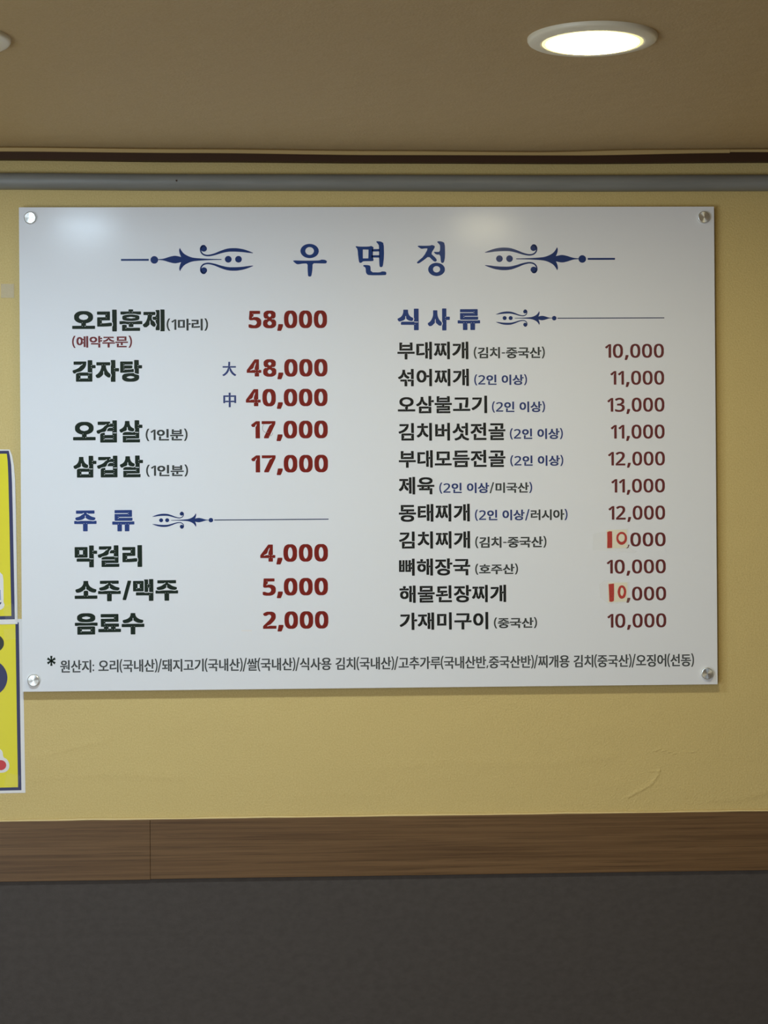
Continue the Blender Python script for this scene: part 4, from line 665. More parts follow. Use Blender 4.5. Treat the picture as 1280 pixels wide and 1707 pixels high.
    [[409,-98,332,-91,263,-73,224,-56,186,-30,153,6,139,37,134,67,134,106,138,137,152,171,183,206,213,227,239,241,274,255,324,268,401,277,497,277,520,273,574,272,609,266,643,237,666,227,697,222,736,209,765,183,787,144,791,114,791,64,787,33,778,14,761,-9,738,-33,709,-52,674,-69,597,-91,505,-100],[421,17,497,16,586,33,616,48,629,60,640,83,640,94,629,117,601,138,563,150,505,161,463,165,424,161,363,150,332,140,301,121,288,98,285,87,298,60,333,37,382,23],[662,71,670,71,678,87,674,98,666,104,657,98,653,91,654,79],[716,255,678,263,659,271,642,287,638,294,638,833,641,844,655,850,766,850,774,848,783,841,784,637,781,629,766,626,759,619,755,602,759,594,786,598,793,612,801,615,897,615,911,610,914,602,914,517,911,506,897,500,786,498,783,264,774,256,766,254],[70,289,55,300,20,352,19,394,28,402,82,428,116,451,143,475,170,506,197,548,221,606,237,671,239,794,247,802,259,804,363,804,378,800,383,791,384,683,388,656,400,614,418,571,450,521,485,487,539,449,594,421,598,410,598,391,592,367,561,321,547,313,513,313,489,320,455,337,389,380,337,433,331,464,329,498,316,528,313,531,296,487,297,433,284,414,231,360,189,327,136,298,109,289],[759,498,766,496,777,502,780,510,778,517,759,521,755,514]],
    [[32,15,20,22,18,35,19,116,22,124,32,129,378,130,386,131,387,135,386,270,309,286,270,299,228,318,178,352,141,389,117,428,104,462,100,497,99,558,103,597,120,639,156,689,191,720,236,747,305,774,359,786,401,790,497,791,555,787,597,778,663,756,728,718,765,685,798,639,814,589,818,555,818,505,814,470,800,428,769,381,746,358,697,324,632,294,590,281,547,275,533,270,530,262,529,147,528,143,513,140,505,133,501,112,509,108,532,112,540,126,547,129,886,129,895,124,899,116,899,31,895,20,878,14],[406,108,413,109,417,116,413,131,409,134,397,130,392,120,393,112],[400,266,413,266,417,281,413,292,399,293,393,289,392,274],[452,385,513,392,578,411,604,424,624,439,651,470,671,516,671,547,647,597,635,612,608,635,574,652,540,664,478,675,436,675,378,664,340,651,305,632,282,613,267,593,247,547,246,520,258,485,278,454,309,427,351,405,405,391]],
    [[166,-89,155,-82,153,-69,153,258,155,266,166,277,182,279,613,279,651,262,763,259,782,262,784,-73,782,-82,774,-88],[270,4,297,8,305,22,313,25,635,27,638,162,636,166,624,168,297,166,295,43,293,39,278,36,270,29,266,12],[656,4,663,5,667,12,663,27,659,30,647,26,641,16,643,8],[650,162,663,162,667,177,663,188,647,186,642,181,641,170],[270,166,278,164,288,170,291,177,290,185,270,188,266,181],[778,292,763,295,670,294,645,304,638,312,638,831,641,843,651,848,766,848,774,847,783,839,784,647,781,639,766,636,759,629,755,612,759,604,786,608,793,622,801,625,897,625,911,620,914,612,914,527,911,516,897,510,793,510,786,508,784,504,784,304,782,293],[70,296,52,308,16,362,16,397,24,404,74,428,129,466,159,497,197,551,221,604,237,662,241,701,243,794,251,800,263,802,363,802,378,798,383,789,384,716,388,674,400,627,422,577,454,527,489,493,547,452,597,427,598,385,591,366,565,331,555,324,543,322,497,324,428,361,394,385,337,443,333,501,324,525,316,535,308,524,299,493,297,435,277,408,239,371,178,326,120,297],[759,508,766,506,777,512,780,520,778,527,759,531,755,524]],
    [[132,-91,122,-86,118,-75,118,149,124,161,140,165,643,166,655,174,659,194,674,194,678,214,670,221,656,218,651,200,128,203,120,209,118,218,119,295,124,303,159,308,378,309,382,310,388,325,385,345,382,349,374,350,32,351,22,356,19,364,19,452,24,462,40,466,117,466,143,461,774,461,801,466,878,466,890,464,897,458,899,364,890,353,536,350,530,345,528,322,509,316,503,306,501,291,509,286,532,291,540,305,547,308,755,308,786,302,792,291,792,83,790,72,786,66,770,62,270,62,265,56,263,34,243,27,236,10,236,2,243,-2,267,2,274,17,282,20,805,19,815,14,818,6,818,-78,813,-88,797,-92],[239,60,247,58,258,64,261,72,259,79,240,83,236,75],[667,145,674,145,678,152,674,168,670,170,659,167,653,156,655,149],[402,287,409,288,413,295,409,310,405,312,393,308,388,299,389,291],[396,345,409,345,413,360,409,370,393,369,388,364,388,352],[505,349,513,347,523,352,526,360,525,368,505,371,501,364],[143,498,128,506,126,514,126,818,128,827,136,833,251,835,268,829,272,822,272,768,270,764,255,760,247,754,244,733,251,729,274,733,282,747,290,750,640,751,645,756,646,822,655,833,774,835,782,833,790,825,792,518,790,509,781,502,763,497],[247,579,274,583,282,597,290,600,640,601,645,606,649,625,644,641,636,643,278,642,273,637,270,615,255,610,247,604,243,587],[664,579,670,580,674,587,671,602,667,605,655,601,649,591,651,583],[658,637,671,637,674,652,670,662,655,661,649,656,649,645],[247,641,255,639,265,645,268,652,267,660,247,663,243,656],[664,729,670,730,674,737,671,752,667,755,655,751,649,741,651,733]],
    [[32,26,22,31,18,42,19,127,28,138,336,143,338,450,342,458,355,463,463,463,470,462,479,454,480,162,478,154,463,151,455,144,451,127,455,119,482,123,491,139,501,141,878,141,893,136,899,127,899,39,895,31,882,25],[356,119,363,120,367,127,363,142,359,145,347,141,342,131,343,123],[682,207,636,214,626,219,623,227,623,266,641,373,653,485,653,550,657,569,655,642,120,645,111,650,107,658,107,742,111,754,120,759,132,760,778,760,795,754,799,742,799,466,787,331,772,227,767,214,755,207],[669,639,682,639,686,654,682,664,667,663,661,658,661,646]],
    [[693,-101,683,-96,679,-85,680,839,683,846,697,852,804,852,818,846,822,835,822,-88,818,-96,804,-102],[85,68,70,79,31,139,31,173,39,181,124,227,185,270,247,322,282,362,344,454,378,531,401,606,416,614,431,630,439,650,438,658,431,661,408,658,399,646,378,640,85,641,76,646,72,654,74,744,81,750,93,752,535,752,551,748,556,735,553,615,537,531,505,435,464,354,407,277,326,196,235,129,151,81,124,68]],
    [[158,-21,100,-13,70,-5,23,14,18,26,20,95,31,100,58,99,112,79,174,66,204,63,254,70,290,83,314,106,328,133,337,172,328,203,320,218,302,237,281,251,243,262,212,266,127,267,112,272,111,341,116,347,124,350,220,355,266,369,290,387,307,414,320,445,331,444,335,449,336,456,331,461,320,460,304,497,289,516,266,528,231,536,193,531,166,524,93,487,65,487,54,495,27,532,26,553,31,561,77,588,154,614,189,619,258,619,300,614,354,596,386,576,409,553,428,518,433,491,433,422,416,376,399,353,374,333,316,319,310,314,343,306,362,307,374,304,402,287,432,256,441,241,452,203,452,137,448,114,442,91,421,56,394,30,358,8,316,-8,274,-17,231,-22]],
    [[695,-102,685,-97,681,-86,679,399,533,399,531,141,529,132,522,126,76,124,64,126,56,132,54,761,60,774,76,778,179,778,191,776,200,768,200,564,198,557,183,553,176,547,172,526,179,521,203,526,210,540,218,543,387,545,390,768,399,776,406,778,510,778,526,774,531,761,531,534,529,526,514,523,506,514,503,495,506,491,514,491,534,495,545,512,679,515,682,841,691,849,703,851,806,851,822,843,823,-89,820,-97,806,-103],[175,218,203,222,210,236,218,239,387,242,388,430,203,430,200,257,198,253,183,249,176,243,172,226],[407,218,414,219,418,226,414,241,410,244,399,240,393,230,395,222],[694,395,707,395,710,411,706,421,691,419,685,414,685,403],[506,399,514,397,524,403,528,411,526,418,506,422,502,414],[402,426,414,426,418,441,414,451,399,450,393,445,393,434],[175,430,183,428,194,434,197,441,195,449,176,452,172,445],[700,491,706,492,710,499,707,514,703,517,691,513,685,503,687,495],[407,522,414,523,418,530,414,545,410,547,399,543,393,534,395,526]],
    [[171,-97,161,-92,151,-81,129,-38,127,-4,130,8,144,17,202,30,264,52,298,70,349,104,380,135,402,166,422,212,432,273,441,281,448,283,572,277,577,269,582,219,602,169,628,131,655,104,706,70,741,52,802,30,864,16,877,8,881,0,879,-34,854,-84,841,-96,791,-97,710,-76,664,-57,610,-31,549,12,517,46,520,81,512,104,502,115,486,85,484,66,487,46,483,37,447,4,406,-24,360,-50,283,-80,218,-97],[694,176,685,181,681,193,681,543,680,546,671,548,494,550,485,562,485,650,489,658,502,664,679,666,683,840,698,848,810,848,819,843,823,831,823,189,819,181,806,175],[75,288,60,298,25,350,24,393,33,400,98,434,149,473,175,504,204,550,226,600,242,662,247,796,256,804,264,806,368,806,383,802,388,793,389,681,393,654,405,612,427,562,452,523,479,492,521,458,553,439,600,416,604,404,601,369,570,323,552,315,518,315,494,319,456,335,404,369,347,423,336,443,334,493,324,519,318,526,310,514,301,489,300,427,286,408,240,362,198,329,156,304,118,288],[694,543,706,543,710,558,706,568,691,567,685,562,685,550],[699,643,706,643,710,650,706,666,702,668,691,664,685,654,686,646]],
    [[200,-81,189,-74,187,-61,187,228,191,239,200,244,312,245,320,243,328,235,329,55,327,47,312,44,304,37,300,20,304,12,331,16,340,32,350,34,827,34,843,29,848,20,848,-68,844,-76,835,-81],[693,142,683,147,679,159,679,482,678,485,670,487,508,490,499,501,499,585,502,593,516,599,677,601,680,839,689,847,696,849,812,848,821,843,825,832,825,155,821,147,808,141],[77,257,55,274,27,318,26,362,35,370,73,386,112,409,154,443,178,470,204,509,228,559,244,612,249,655,247,659,239,660,70,660,54,665,48,678,48,759,52,770,62,775,73,776,573,776,591,770,595,759,595,678,589,665,573,660,404,660,397,659,395,655,395,632,411,578,434,528,464,482,494,451,520,432,554,411,600,389,613,378,612,343,576,289,558,277,520,277,450,309,406,339,373,367,343,403,341,455,332,482,323,493,315,482,306,451,303,393,293,379,242,328,200,297,127,259],[692,482,704,482,708,497,704,507,689,506,683,501,683,489],[697,578,704,578,708,585,704,601,700,603,689,599,683,589,685,582],[261,655,274,655,277,670,273,680,258,679,252,674,252,662],[369,659,377,657,387,662,391,670,389,678,370,681,366,674]],
    [[133,-90,123,-85,119,-74,119,165,121,174,129,180,644,182,652,184,658,203,653,226,644,228,129,229,120,234,116,242,116,323,121,333,148,339,764,339,794,330,796,96,794,87,787,80,268,78,262,73,260,34,241,28,233,7,237,-1,260,2,268,7,272,19,283,21,806,20,816,15,819,7,819,-77,814,-87,798,-91],[237,76,244,75,255,80,258,88,256,96,237,99,233,92],[672,161,679,162,683,169,679,184,675,186,664,182,658,173,660,165],[667,223,679,223,683,238,679,248,664,247,658,242,658,230],[33,379,23,384,19,396,20,476,30,488,352,492,354,634,358,642,371,647,483,647,491,646,499,638,500,507,498,503,483,500,475,493,471,476,475,469,502,473,511,488,521,490,614,490,644,479,679,475,756,474,771,476,798,490,875,490,891,486,896,476,896,392,892,384,879,379],[372,469,379,469,383,476,379,492,375,494,364,490,358,480,360,473],[687,511,652,516,639,523,635,530,635,561,646,626,647,661,650,673,649,700,129,702,120,707,116,715,117,803,125,811,137,813,783,811,791,805,793,796,793,607,784,534,779,526,752,511],[663,696,675,696,679,711,675,721,660,720,654,715,654,703]],
    [[32,15,20,22,18,35,19,116,22,124,32,129,378,130,386,131,387,135,386,301,132,303,124,305,116,312,115,758,119,770,128,775,140,776,778,776,795,770,799,758,798,312,790,305,782,303,532,301,529,147,528,143,513,140,505,133,501,114,509,108,532,112,540,126,547,129,886,129,895,124,899,116,899,31,895,20,878,14],[406,108,413,109,417,116,413,131,409,134,397,130,392,120,393,112],[400,297,413,297,417,312,413,322,397,321,392,316,392,305],[505,301,513,299,523,305,526,312,525,320,505,323,501,316],[232,393,259,397,267,411,274,414,655,416,655,658,259,658,257,435,255,428,240,424,232,418,228,401],[675,393,682,394,686,401,682,416,678,418,667,414,661,405,662,397],[669,655,682,655,686,670,682,680,667,679,661,674,661,662],[232,658,240,657,250,662,253,670,251,678,232,681,228,674]],
    [[132,-86,122,-81,118,-70,118,242,120,251,128,257,778,259,790,257,798,250,799,-70,797,-79,790,-85],[236,7,263,11,270,25,278,28,651,29,655,31,657,38,657,142,655,146,643,148,267,147,263,146,261,138,260,46,259,42,243,39,236,32,232,15],[675,7,682,8,686,15,682,30,678,33,667,29,661,19,662,11],[669,142,682,142,686,157,682,167,667,166,661,161,661,150],[236,146,243,144,254,150,257,157,255,165,236,168,232,161],[32,314,22,319,19,327,18,411,22,423,36,428,878,429,893,424,899,415,899,327,895,319,882,313],[136,475,126,480,122,492,122,804,124,813,132,819,774,821,786,819,794,811,795,719,791,711,782,706,271,704,268,604,266,600,247,594,239,573,243,565,267,568,275,573,279,584,290,586,790,585,799,580,803,569,803,488,793,477],[243,704,251,702,261,707,265,715,263,723,243,726,239,719]],
    [[31,-10,23,-7,21,1,23,67,48,97,217,267,267,324,288,355,307,393,317,440,312,470,299,497,286,513,265,526,231,534,192,529,162,517,104,479,81,477,64,486,33,524,29,532,31,547,96,591,154,612,181,617,281,617,308,612,354,594,381,576,402,555,424,517,432,470,433,428,428,397,420,367,400,328,378,293,321,228,200,107,158,89,142,74,150,71,177,73,200,79,446,78,453,74,456,67,454,-6,435,-12]],
    [[721,-101,711,-96,707,-85,708,839,711,846,725,852,829,852,842,846,846,835,846,-88,842,-96,829,-102],[540,-55,531,-50,527,-42,527,100,546,158,550,185,545,212,527,250,527,404,525,408,517,410,401,412,390,431,381,485,381,508,386,521,394,525,525,527,527,608,535,654,535,719,527,762,528,819,536,827,544,829,648,829,663,820,665,796,664,-42,659,-51,648,-56],[71,80,53,92,10,146,8,154,9,181,49,212,91,254,132,315,156,365,176,415,192,473,203,554,204,623,202,627,194,629,56,629,40,633,34,646,36,736,44,742,56,744,490,742,494,735,499,704,499,665,493,635,482,629,348,627,346,565,350,542,345,515,349,442,354,419,361,404,398,362,429,308,455,273,489,239,509,198,512,185,510,173,486,108,479,103,467,102,440,102,425,108,390,132,338,185,312,219,294,250,292,323,282,363,279,372,275,373,259,319,256,239,226,189,182,135,129,91,109,80],[539,404,552,404,556,419,552,429,536,428,531,423,531,412],[545,504,552,505,556,512,552,527,548,529,536,525,531,515,532,508],[216,623,229,623,233,639,229,649,213,647,208,642,208,631],[321,627,329,625,339,631,342,639,340,646,321,649,317,642]],
    [[667,-101,657,-96,653,-88,652,119,120,123,111,135,113,224,128,233,232,235,234,296,232,300,224,302,28,304,19,315,20,405,28,411,40,414,282,413,393,405,528,405,547,409,640,414,878,414,895,408,899,396,899,315,890,304,690,302,682,300,680,296,679,250,678,246,663,243,655,236,651,219,655,212,682,215,690,230,697,233,778,233,786,231,794,223,795,-85,791,-96,778,-102],[666,115,678,115,682,131,678,141,663,140,657,135,657,123],[252,212,259,212,263,219,259,235,255,237,243,233,238,223,239,215],[355,212,382,215,390,230,397,233,536,235,536,300,382,300,379,250,378,246,363,243,355,236,351,219],[556,212,563,212,567,219,563,235,559,237,547,233,542,223,543,215],[246,296,259,296,263,312,259,322,243,320,238,315,238,304],[550,296,563,296,567,312,563,322,547,320,542,315,542,304],[355,300,363,298,373,304,376,312,375,319,355,323,351,315],[655,300,663,298,673,304,676,312,675,319,655,323,651,315],[393,442,301,449,255,460,190,491,156,515,128,548,117,569,111,592,111,673,117,696,126,715,163,756,201,781,247,802,317,820,397,829,528,828,601,820,655,807,678,798,709,785,750,758,787,719,801,692,807,662,807,608,802,577,785,542,743,502,717,485,670,464,617,450,513,441],[437,550,470,548,505,552,567,564,601,575,636,596,656,635,639,665,627,677,586,696,528,709,459,717,413,713,351,702,311,689,281,669,262,639,263,627,278,599,302,581,332,569,386,556],[674,615,682,615,690,631,686,642,678,648,670,644,664,635,666,623]],
    [[11,-213,6,-208,6,-200,226,666,230,676,238,679,319,678,324,673,324,666,104,-200,100,-210,92,-213]],
    [[691,-102,681,-97,677,-86,677,838,681,845,694,851,802,851,816,845,819,834,819,-89,816,-97,802,-103],[83,125,73,130,69,141,71,754,79,760,91,763,525,763,541,758,546,745,544,132,537,126,525,124],[190,218,218,222,225,236,233,239,406,242,406,645,218,645,215,261,213,253,198,249,191,243,187,226],[426,218,433,219,437,226,433,241,429,244,418,240,412,230,413,222],[420,641,433,641,437,657,433,667,418,666,412,661,412,649],[190,645,198,643,209,649,212,657,210,664,191,668,187,661]],
    [[401,-99,317,-92,247,-74,201,-53,174,-35,136,3,124,24,119,47,119,124,124,147,134,166,178,210,236,241,286,252,351,260,413,260,432,264,563,260,663,247,701,232,751,200,784,163,794,136,799,105,799,70,795,40,784,9,747,-31,709,-57,678,-70,655,-79,597,-92,501,-101],[441,13,467,11,505,15,567,26,601,36,617,44,634,59,646,82,646,90,635,113,609,132,570,145,513,157,440,160,382,153,317,136,289,120,278,109,271,93,270,80,285,55,309,40,343,27,409,15],[32,292,20,300,18,313,19,390,22,397,32,402,378,403,386,405,387,409,388,455,382,460,143,461,132,463,124,469,122,790,128,803,143,807,774,807,786,805,793,799,795,709,791,701,782,696,267,693,264,593,262,590,247,586,240,579,236,559,243,554,267,559,275,574,286,576,793,574,801,568,803,559,803,474,797,465,782,461,536,460,530,455,528,417,513,413,505,406,501,386,509,381,532,386,540,400,547,403,886,402,895,397,899,390,899,305,893,296,878,291,624,291,517,296,497,300,420,300,397,296,340,296,290,291],[406,382,413,382,417,390,413,405,409,407,397,403,392,393,393,386],[400,455,413,455,417,470,413,480,397,479,392,474,392,463],[505,459,513,457,523,463,526,470,525,478,505,481,501,474],[239,693,247,692,258,697,261,705,259,713,240,716,236,709]],
    [[722,-101,712,-96,708,-85,709,365,703,371,656,371,651,365,650,-46,641,-54,633,-56,529,-56,514,-51,509,-42,509,108,522,139,528,173,524,242,508,292,509,819,514,828,529,833,633,833,641,831,650,823,650,508,648,500,633,497,625,489,622,469,626,465,633,465,653,469,664,486,703,487,708,492,709,842,718,850,726,852,833,852,847,846,851,835,850,-88,847,-96,833,-102],[68,122,58,127,54,139,56,736,64,742,76,744,453,744,464,742,469,735,473,708,473,673,469,642,463,635,199,631,196,523,195,519,179,516,172,509,168,492,172,485,199,489,206,503,214,506,445,505,454,500,458,492,458,408,454,400,441,394,199,392,196,277,187,252,172,240,168,223,172,215,195,218,203,223,208,235,222,240,287,241,368,248,433,259,476,259,483,251,488,227,491,177,483,146,464,138,356,126,295,125,264,121],[721,365,733,365,737,381,733,391,718,390,712,385,712,373],[625,369,633,368,644,373,647,381,645,389,626,392,622,385],[172,392,179,391,190,396,193,404,191,412,172,415,168,408],[727,465,733,466,737,473,733,489,729,491,718,487,712,477,714,469],[172,631,179,629,190,635,193,642,191,650,172,653,168,646]],
    [[694,-102,684,-97,680,-86,681,384,679,388,671,389,524,391,527,418,527,476,535,499,544,505,678,507,681,841,690,849,698,851,805,851,819,845,823,834,822,-89,819,-97,805,-103],[67,117,57,122,53,134,54,507,63,514,74,516,370,518,373,645,371,649,363,651,60,653,50,664,51,758,59,764,71,766,494,766,509,762,515,749,515,545,492,495,491,430,486,409,474,405,198,403,195,249,193,245,178,242,171,235,167,216,174,210,198,214,205,229,213,232,348,236,455,247,517,258,574,259,588,253,592,245,596,211,594,152,582,144,548,137,405,121,332,116],[693,384,705,384,709,399,705,409,690,408,684,403,684,391],[170,403,178,401,189,407,192,414,190,422,171,425,167,418],[698,484,705,484,709,491,705,507,701,509,690,505,684,495,686,488],[391,495,398,496,402,503,398,518,394,520,382,516,376,507,378,499],[385,645,398,645,402,661,398,671,382,669,377,664,376,653]],
    [[688,-102,679,-97,675,-86,675,838,679,845,692,851,804,851,817,845,821,834,821,-89,817,-97,804,-103],[77,86,63,95,20,153,17,164,18,195,27,204,69,229,116,268,143,299,180,353,215,420,239,484,255,572,257,761,265,768,273,770,392,768,402,757,402,595,406,549,419,495,438,441,481,357,515,311,558,268,634,214,636,176,631,161,595,114,585,107,573,105,538,107,512,121,459,157,397,218,352,280,349,291,348,353,337,391,331,401,321,380,314,349,311,276,260,203,237,176,196,139,150,105,115,86]],
    [[645,-101,635,-96,631,-85,632,839,635,846,649,852,760,852,774,846,777,839,777,512,775,504,760,500,753,494,749,473,756,469,780,473,787,487,795,490,914,488,924,477,924,385,920,377,906,371,780,369,777,-92,768,-100,760,-102],[253,104,226,108,195,118,150,142,104,185,68,239,48,292,36,354,31,419,36,531,48,592,67,642,91,683,131,727,176,758,218,774,249,779,341,778,364,773,403,758,443,731,490,681,515,639,535,577,547,504,547,385,543,342,530,285,511,239,487,198,451,158,406,127,357,108,310,102],[274,231,299,229,322,237,352,265,384,327,396,362,405,412,405,473,400,500,392,535,376,577,360,608,342,631,318,648,291,655,272,651,253,642,230,620,218,604,198,562,183,515,174,462,174,419,182,373,195,329,220,277,237,254,256,239],[752,369,760,368,771,373,774,381,772,389,753,392,749,385]],
    [[714,-101,705,-96,701,-85,700,269,661,271,653,269,651,265,651,131,641,119,376,117,364,121,364,762,372,767,457,767,468,765,477,758,477,550,476,546,457,540,449,519,453,512,468,512,480,515,489,531,518,533,524,539,524,750,528,762,541,767,630,767,641,765,649,759,650,639,649,635,630,629,622,608,626,600,649,603,657,608,662,619,695,622,701,627,703,844,718,852,826,852,839,846,843,835,843,-88,839,-96,826,-102],[53,118,43,123,39,135,41,758,49,765,64,767,153,767,161,765,169,758,170,554,168,546,153,543,145,536,142,515,149,511,172,515,184,532,211,533,216,539,218,759,234,767,322,767,326,764,327,754,326,121,314,117],[145,212,172,215,181,231,211,233,216,239,217,415,211,421,176,421,170,415,170,250,168,246,153,243,145,236,141,219],[235,212,241,212,245,219,242,235,238,237,226,233,220,223,222,215],[453,212,480,215,489,231,518,233,524,239,524,415,518,421,484,421,478,415,477,250,476,246,461,243,453,236,449,219],[542,212,549,212,553,219,549,235,545,237,534,233,528,223,530,215],[714,265,726,265,730,281,726,291,711,290,705,285,705,273],[626,269,634,268,644,273,647,281,646,289,626,292,622,285],[626,365,653,369,664,386,699,389,700,504,653,504,650,404,649,400,634,397,626,390,622,373],[719,365,726,366,730,373,726,389,722,391,711,387,705,377,706,369],[229,415,242,415,245,431,241,441,226,440,220,435,220,423],[537,415,549,415,553,431,549,441,534,440,528,435,528,423],[145,419,153,418,163,423,166,431,165,439,145,442,141,435],[453,419,461,418,471,423,474,431,472,439,453,442,449,435],[714,500,726,500,730,515,726,526,711,524,705,519,705,508],[626,504,634,502,644,508,647,515,646,523,626,526,622,519],[235,512,241,512,245,519,242,535,238,537,226,533,220,523,222,515],[542,512,549,512,553,519,549,535,545,537,534,533,528,523,530,515],[719,600,726,601,730,608,726,623,722,625,711,621,705,612,706,604]],
    [[718,-101,709,-96,705,-85,705,350,699,355,657,355,651,350,650,-46,641,-54,634,-56,534,-56,518,-51,513,-42,513,215,521,281,521,381,513,435,513,546,515,554,524,562,530,573,536,600,535,685,529,704,513,727,513,815,518,825,534,829,634,829,641,827,650,819,651,489,649,481,634,477,626,471,622,454,626,446,638,446,653,450,665,467,699,468,705,473,706,842,715,850,722,852,830,852,843,846,847,835,847,-88,843,-96,830,-102],[211,111,176,123,126,151,91,186,75,208,65,231,51,273,47,323,51,404,65,446,74,465,100,500,138,532,157,539,241,555,303,555,361,547,403,535,422,522,457,487,469,469,477,439,485,377,485,296,477,239,467,204,434,163,411,145,365,120,326,110],[265,231,276,229,299,235,325,254,353,306,359,331,358,350,354,369,337,404,315,431,284,446,288,465,272,473,256,465,261,446,226,428,211,408,195,373,186,339,191,312,215,262,234,242],[717,350,730,350,734,365,730,376,715,374,709,369,709,358],[626,354,634,352,644,358,647,365,646,373,626,376,622,369],[723,446,730,447,734,454,730,469,726,471,715,467,709,458,710,450],[30,584,20,589,17,596,18,686,34,694,199,696,201,808,205,815,215,820,326,821,341,813,343,712,341,708,326,704,318,698,314,681,318,673,346,677,353,691,361,694,484,694,494,689,502,669,502,608,494,589,488,583,376,583,311,591,226,591,168,583],[219,673,226,674,230,681,226,696,222,698,211,694,205,685,207,677]],
    [[409,-98,332,-91,255,-69,224,-56,206,-44,187,-29,153,6,139,41,134,71,134,106,138,137,153,175,195,217,224,237,266,255,309,268,359,276,463,281,520,269,589,273,609,268,628,250,651,236,741,210,774,174,787,144,791,114,791,64,787,37,775,10,742,-29,693,-59,647,-78,597,-91,505,-100],[425,17,497,16,543,23,593,37,625,56,637,75,642,94,629,121,608,137,578,149,524,161,493,166,432,165,343,148,313,132,294,114,284,91,294,67,313,49,343,33],[713,259,663,272,643,285,638,294,638,833,641,844,655,850,766,850,774,848,783,841,784,641,781,633,766,629,759,623,755,606,759,598,786,602,793,616,801,619,897,619,911,614,914,606,914,521,911,510,897,504,786,502,783,267,774,260,766,258],[70,274,52,287,20,337,19,379,28,387,74,408,120,437,151,463,175,491,201,529,225,583,241,637,242,664,240,667,232,669,63,669,47,674,41,687,41,767,45,779,55,784,66,785,566,785,584,779,588,767,588,687,582,674,566,669,397,669,389,667,388,660,392,633,405,589,428,541,454,502,477,479,513,452,597,410,598,364,573,317,536,305,482,317,436,337,395,364,371,383,338,417,334,429,333,475,324,500,316,509,310,502,300,471,296,410,286,395,238,348,182,308,132,283,105,273],[759,502,766,500,777,506,780,514,778,521,759,525,755,517],[254,664,267,664,270,679,266,689,251,688,245,683,245,671],[362,667,370,666,380,671,384,679,382,687,363,690,359,683]],
    [[32,5,20,12,18,25,19,106,22,114,32,119,378,120,386,121,387,125,386,198,293,214,240,233,201,255,171,279,150,306,140,325,134,341,130,375,130,418,135,448,146,475,160,495,186,520,213,538,263,560,340,573,393,577,528,577,574,573,636,564,678,552,705,538,740,512,768,479,778,456,784,433,784,356,775,321,761,298,711,252,667,229,605,209,532,198,529,137,528,133,513,130,505,123,501,102,509,98,532,102,540,116,547,119,886,119,895,114,899,106,899,18,893,8,878,4],[406,98,413,99,417,106,413,121,409,124,397,120,392,110,393,102],[400,195,413,195,417,210,413,220,397,219,392,214,392,202],[505,198,513,197,523,202,526,210,525,218,505,221,501,214],[433,314,474,312,528,320,574,332,600,345,621,364,633,387,633,398,620,425,604,441,563,459,520,469,459,477,378,466,340,456,317,444,298,429,282,395,301,356,324,340,343,331,390,320],[74,605,65,610,61,618,61,702,67,711,82,716,382,716,386,718,388,725,388,821,392,829,405,835,513,835,528,827,529,733,528,729,513,726,505,719,501,702,505,694,532,698,541,714,551,716,840,716,853,710,857,702,857,618,853,610,840,604,624,604,536,613,374,613,286,604],[406,695,413,695,417,702,413,718,409,720,397,716,392,706,393,698]],
    [[132,-91,122,-86,118,-75,118,152,124,165,140,169,643,170,655,177,659,198,674,198,678,218,670,225,656,222,651,203,128,207,120,213,118,222,119,299,124,309,151,315,378,316,390,324,390,341,383,352,374,354,32,355,22,360,19,368,19,456,24,465,40,470,117,470,143,465,774,465,801,470,878,470,890,468,897,461,899,368,889,356,536,354,530,349,524,331,509,324,503,314,501,299,509,294,532,299,540,312,547,315,759,315,789,306,792,83,786,70,770,66,270,65,265,60,263,34,243,27,236,10,236,2,243,-2,267,2,274,17,282,20,805,19,815,14,818,6,818,-78,813,-88,797,-92],[239,64,247,62,258,68,261,75,259,83,240,86,236,79],[667,149,674,149,678,156,674,172,670,174,659,170,653,160,655,152],[402,295,409,295,413,302,409,318,405,320,393,317,388,306,389,299],[395,349,409,348,413,364,409,374,393,373,388,368,388,356],[505,352,513,351,523,356,526,364,525,372,505,375,501,368],[143,502,128,510,126,518,126,802,128,811,136,818,770,820,782,818,790,810,792,522,790,513,778,505,763,501],[243,591,271,595,278,609,286,612,643,612,649,618,650,702,647,706,636,708,274,708,269,702,268,629,266,625,251,622,243,615,239,599],[667,591,674,591,678,599,674,614,670,616,659,612,653,602,655,595],[662,702,674,702,678,718,674,728,659,727,653,722,653,710],[243,706,251,704,261,710,265,718,263,725,243,729,239,722]],
    [[186,-81,176,-76,172,-65,173,193,178,202,201,210,274,213,301,209,317,200,318,51,316,47,301,44,294,37,290,20,294,12,321,16,329,32,340,34,828,34,844,29,849,20,849,-68,845,-76,832,-82],[690,127,680,132,676,143,677,239,688,266,692,293,689,312,688,355,676,405,677,835,680,843,694,849,809,848,819,843,822,832,822,139,819,132,805,126],[47,242,35,251,23,309,23,343,32,355,244,357,274,361,280,366,278,440,121,441,113,443,104,451,103,774,107,785,117,790,128,791,574,791,592,785,596,774,595,689,592,682,582,677,252,674,249,570,247,566,232,563,224,556,221,537,228,531,247,534,256,539,260,551,271,553,582,553,597,548,603,535,603,459,599,447,586,441,425,439,418,382,397,368,394,347,401,342,425,347,429,351,432,365,440,368,478,368,586,379,640,379,648,370,652,343,652,285,647,274,636,269,528,257,355,245,247,250,228,246,186,246,167,241],[298,339,305,340,309,347,305,362,301,365,290,361,284,351,285,343],[293,435,305,435,309,451,305,461,290,460,284,455,284,443],[397,439,405,438,415,443,419,451,417,459,397,462,393,455],[224,674,232,672,242,678,246,685,244,693,224,696,220,689]],
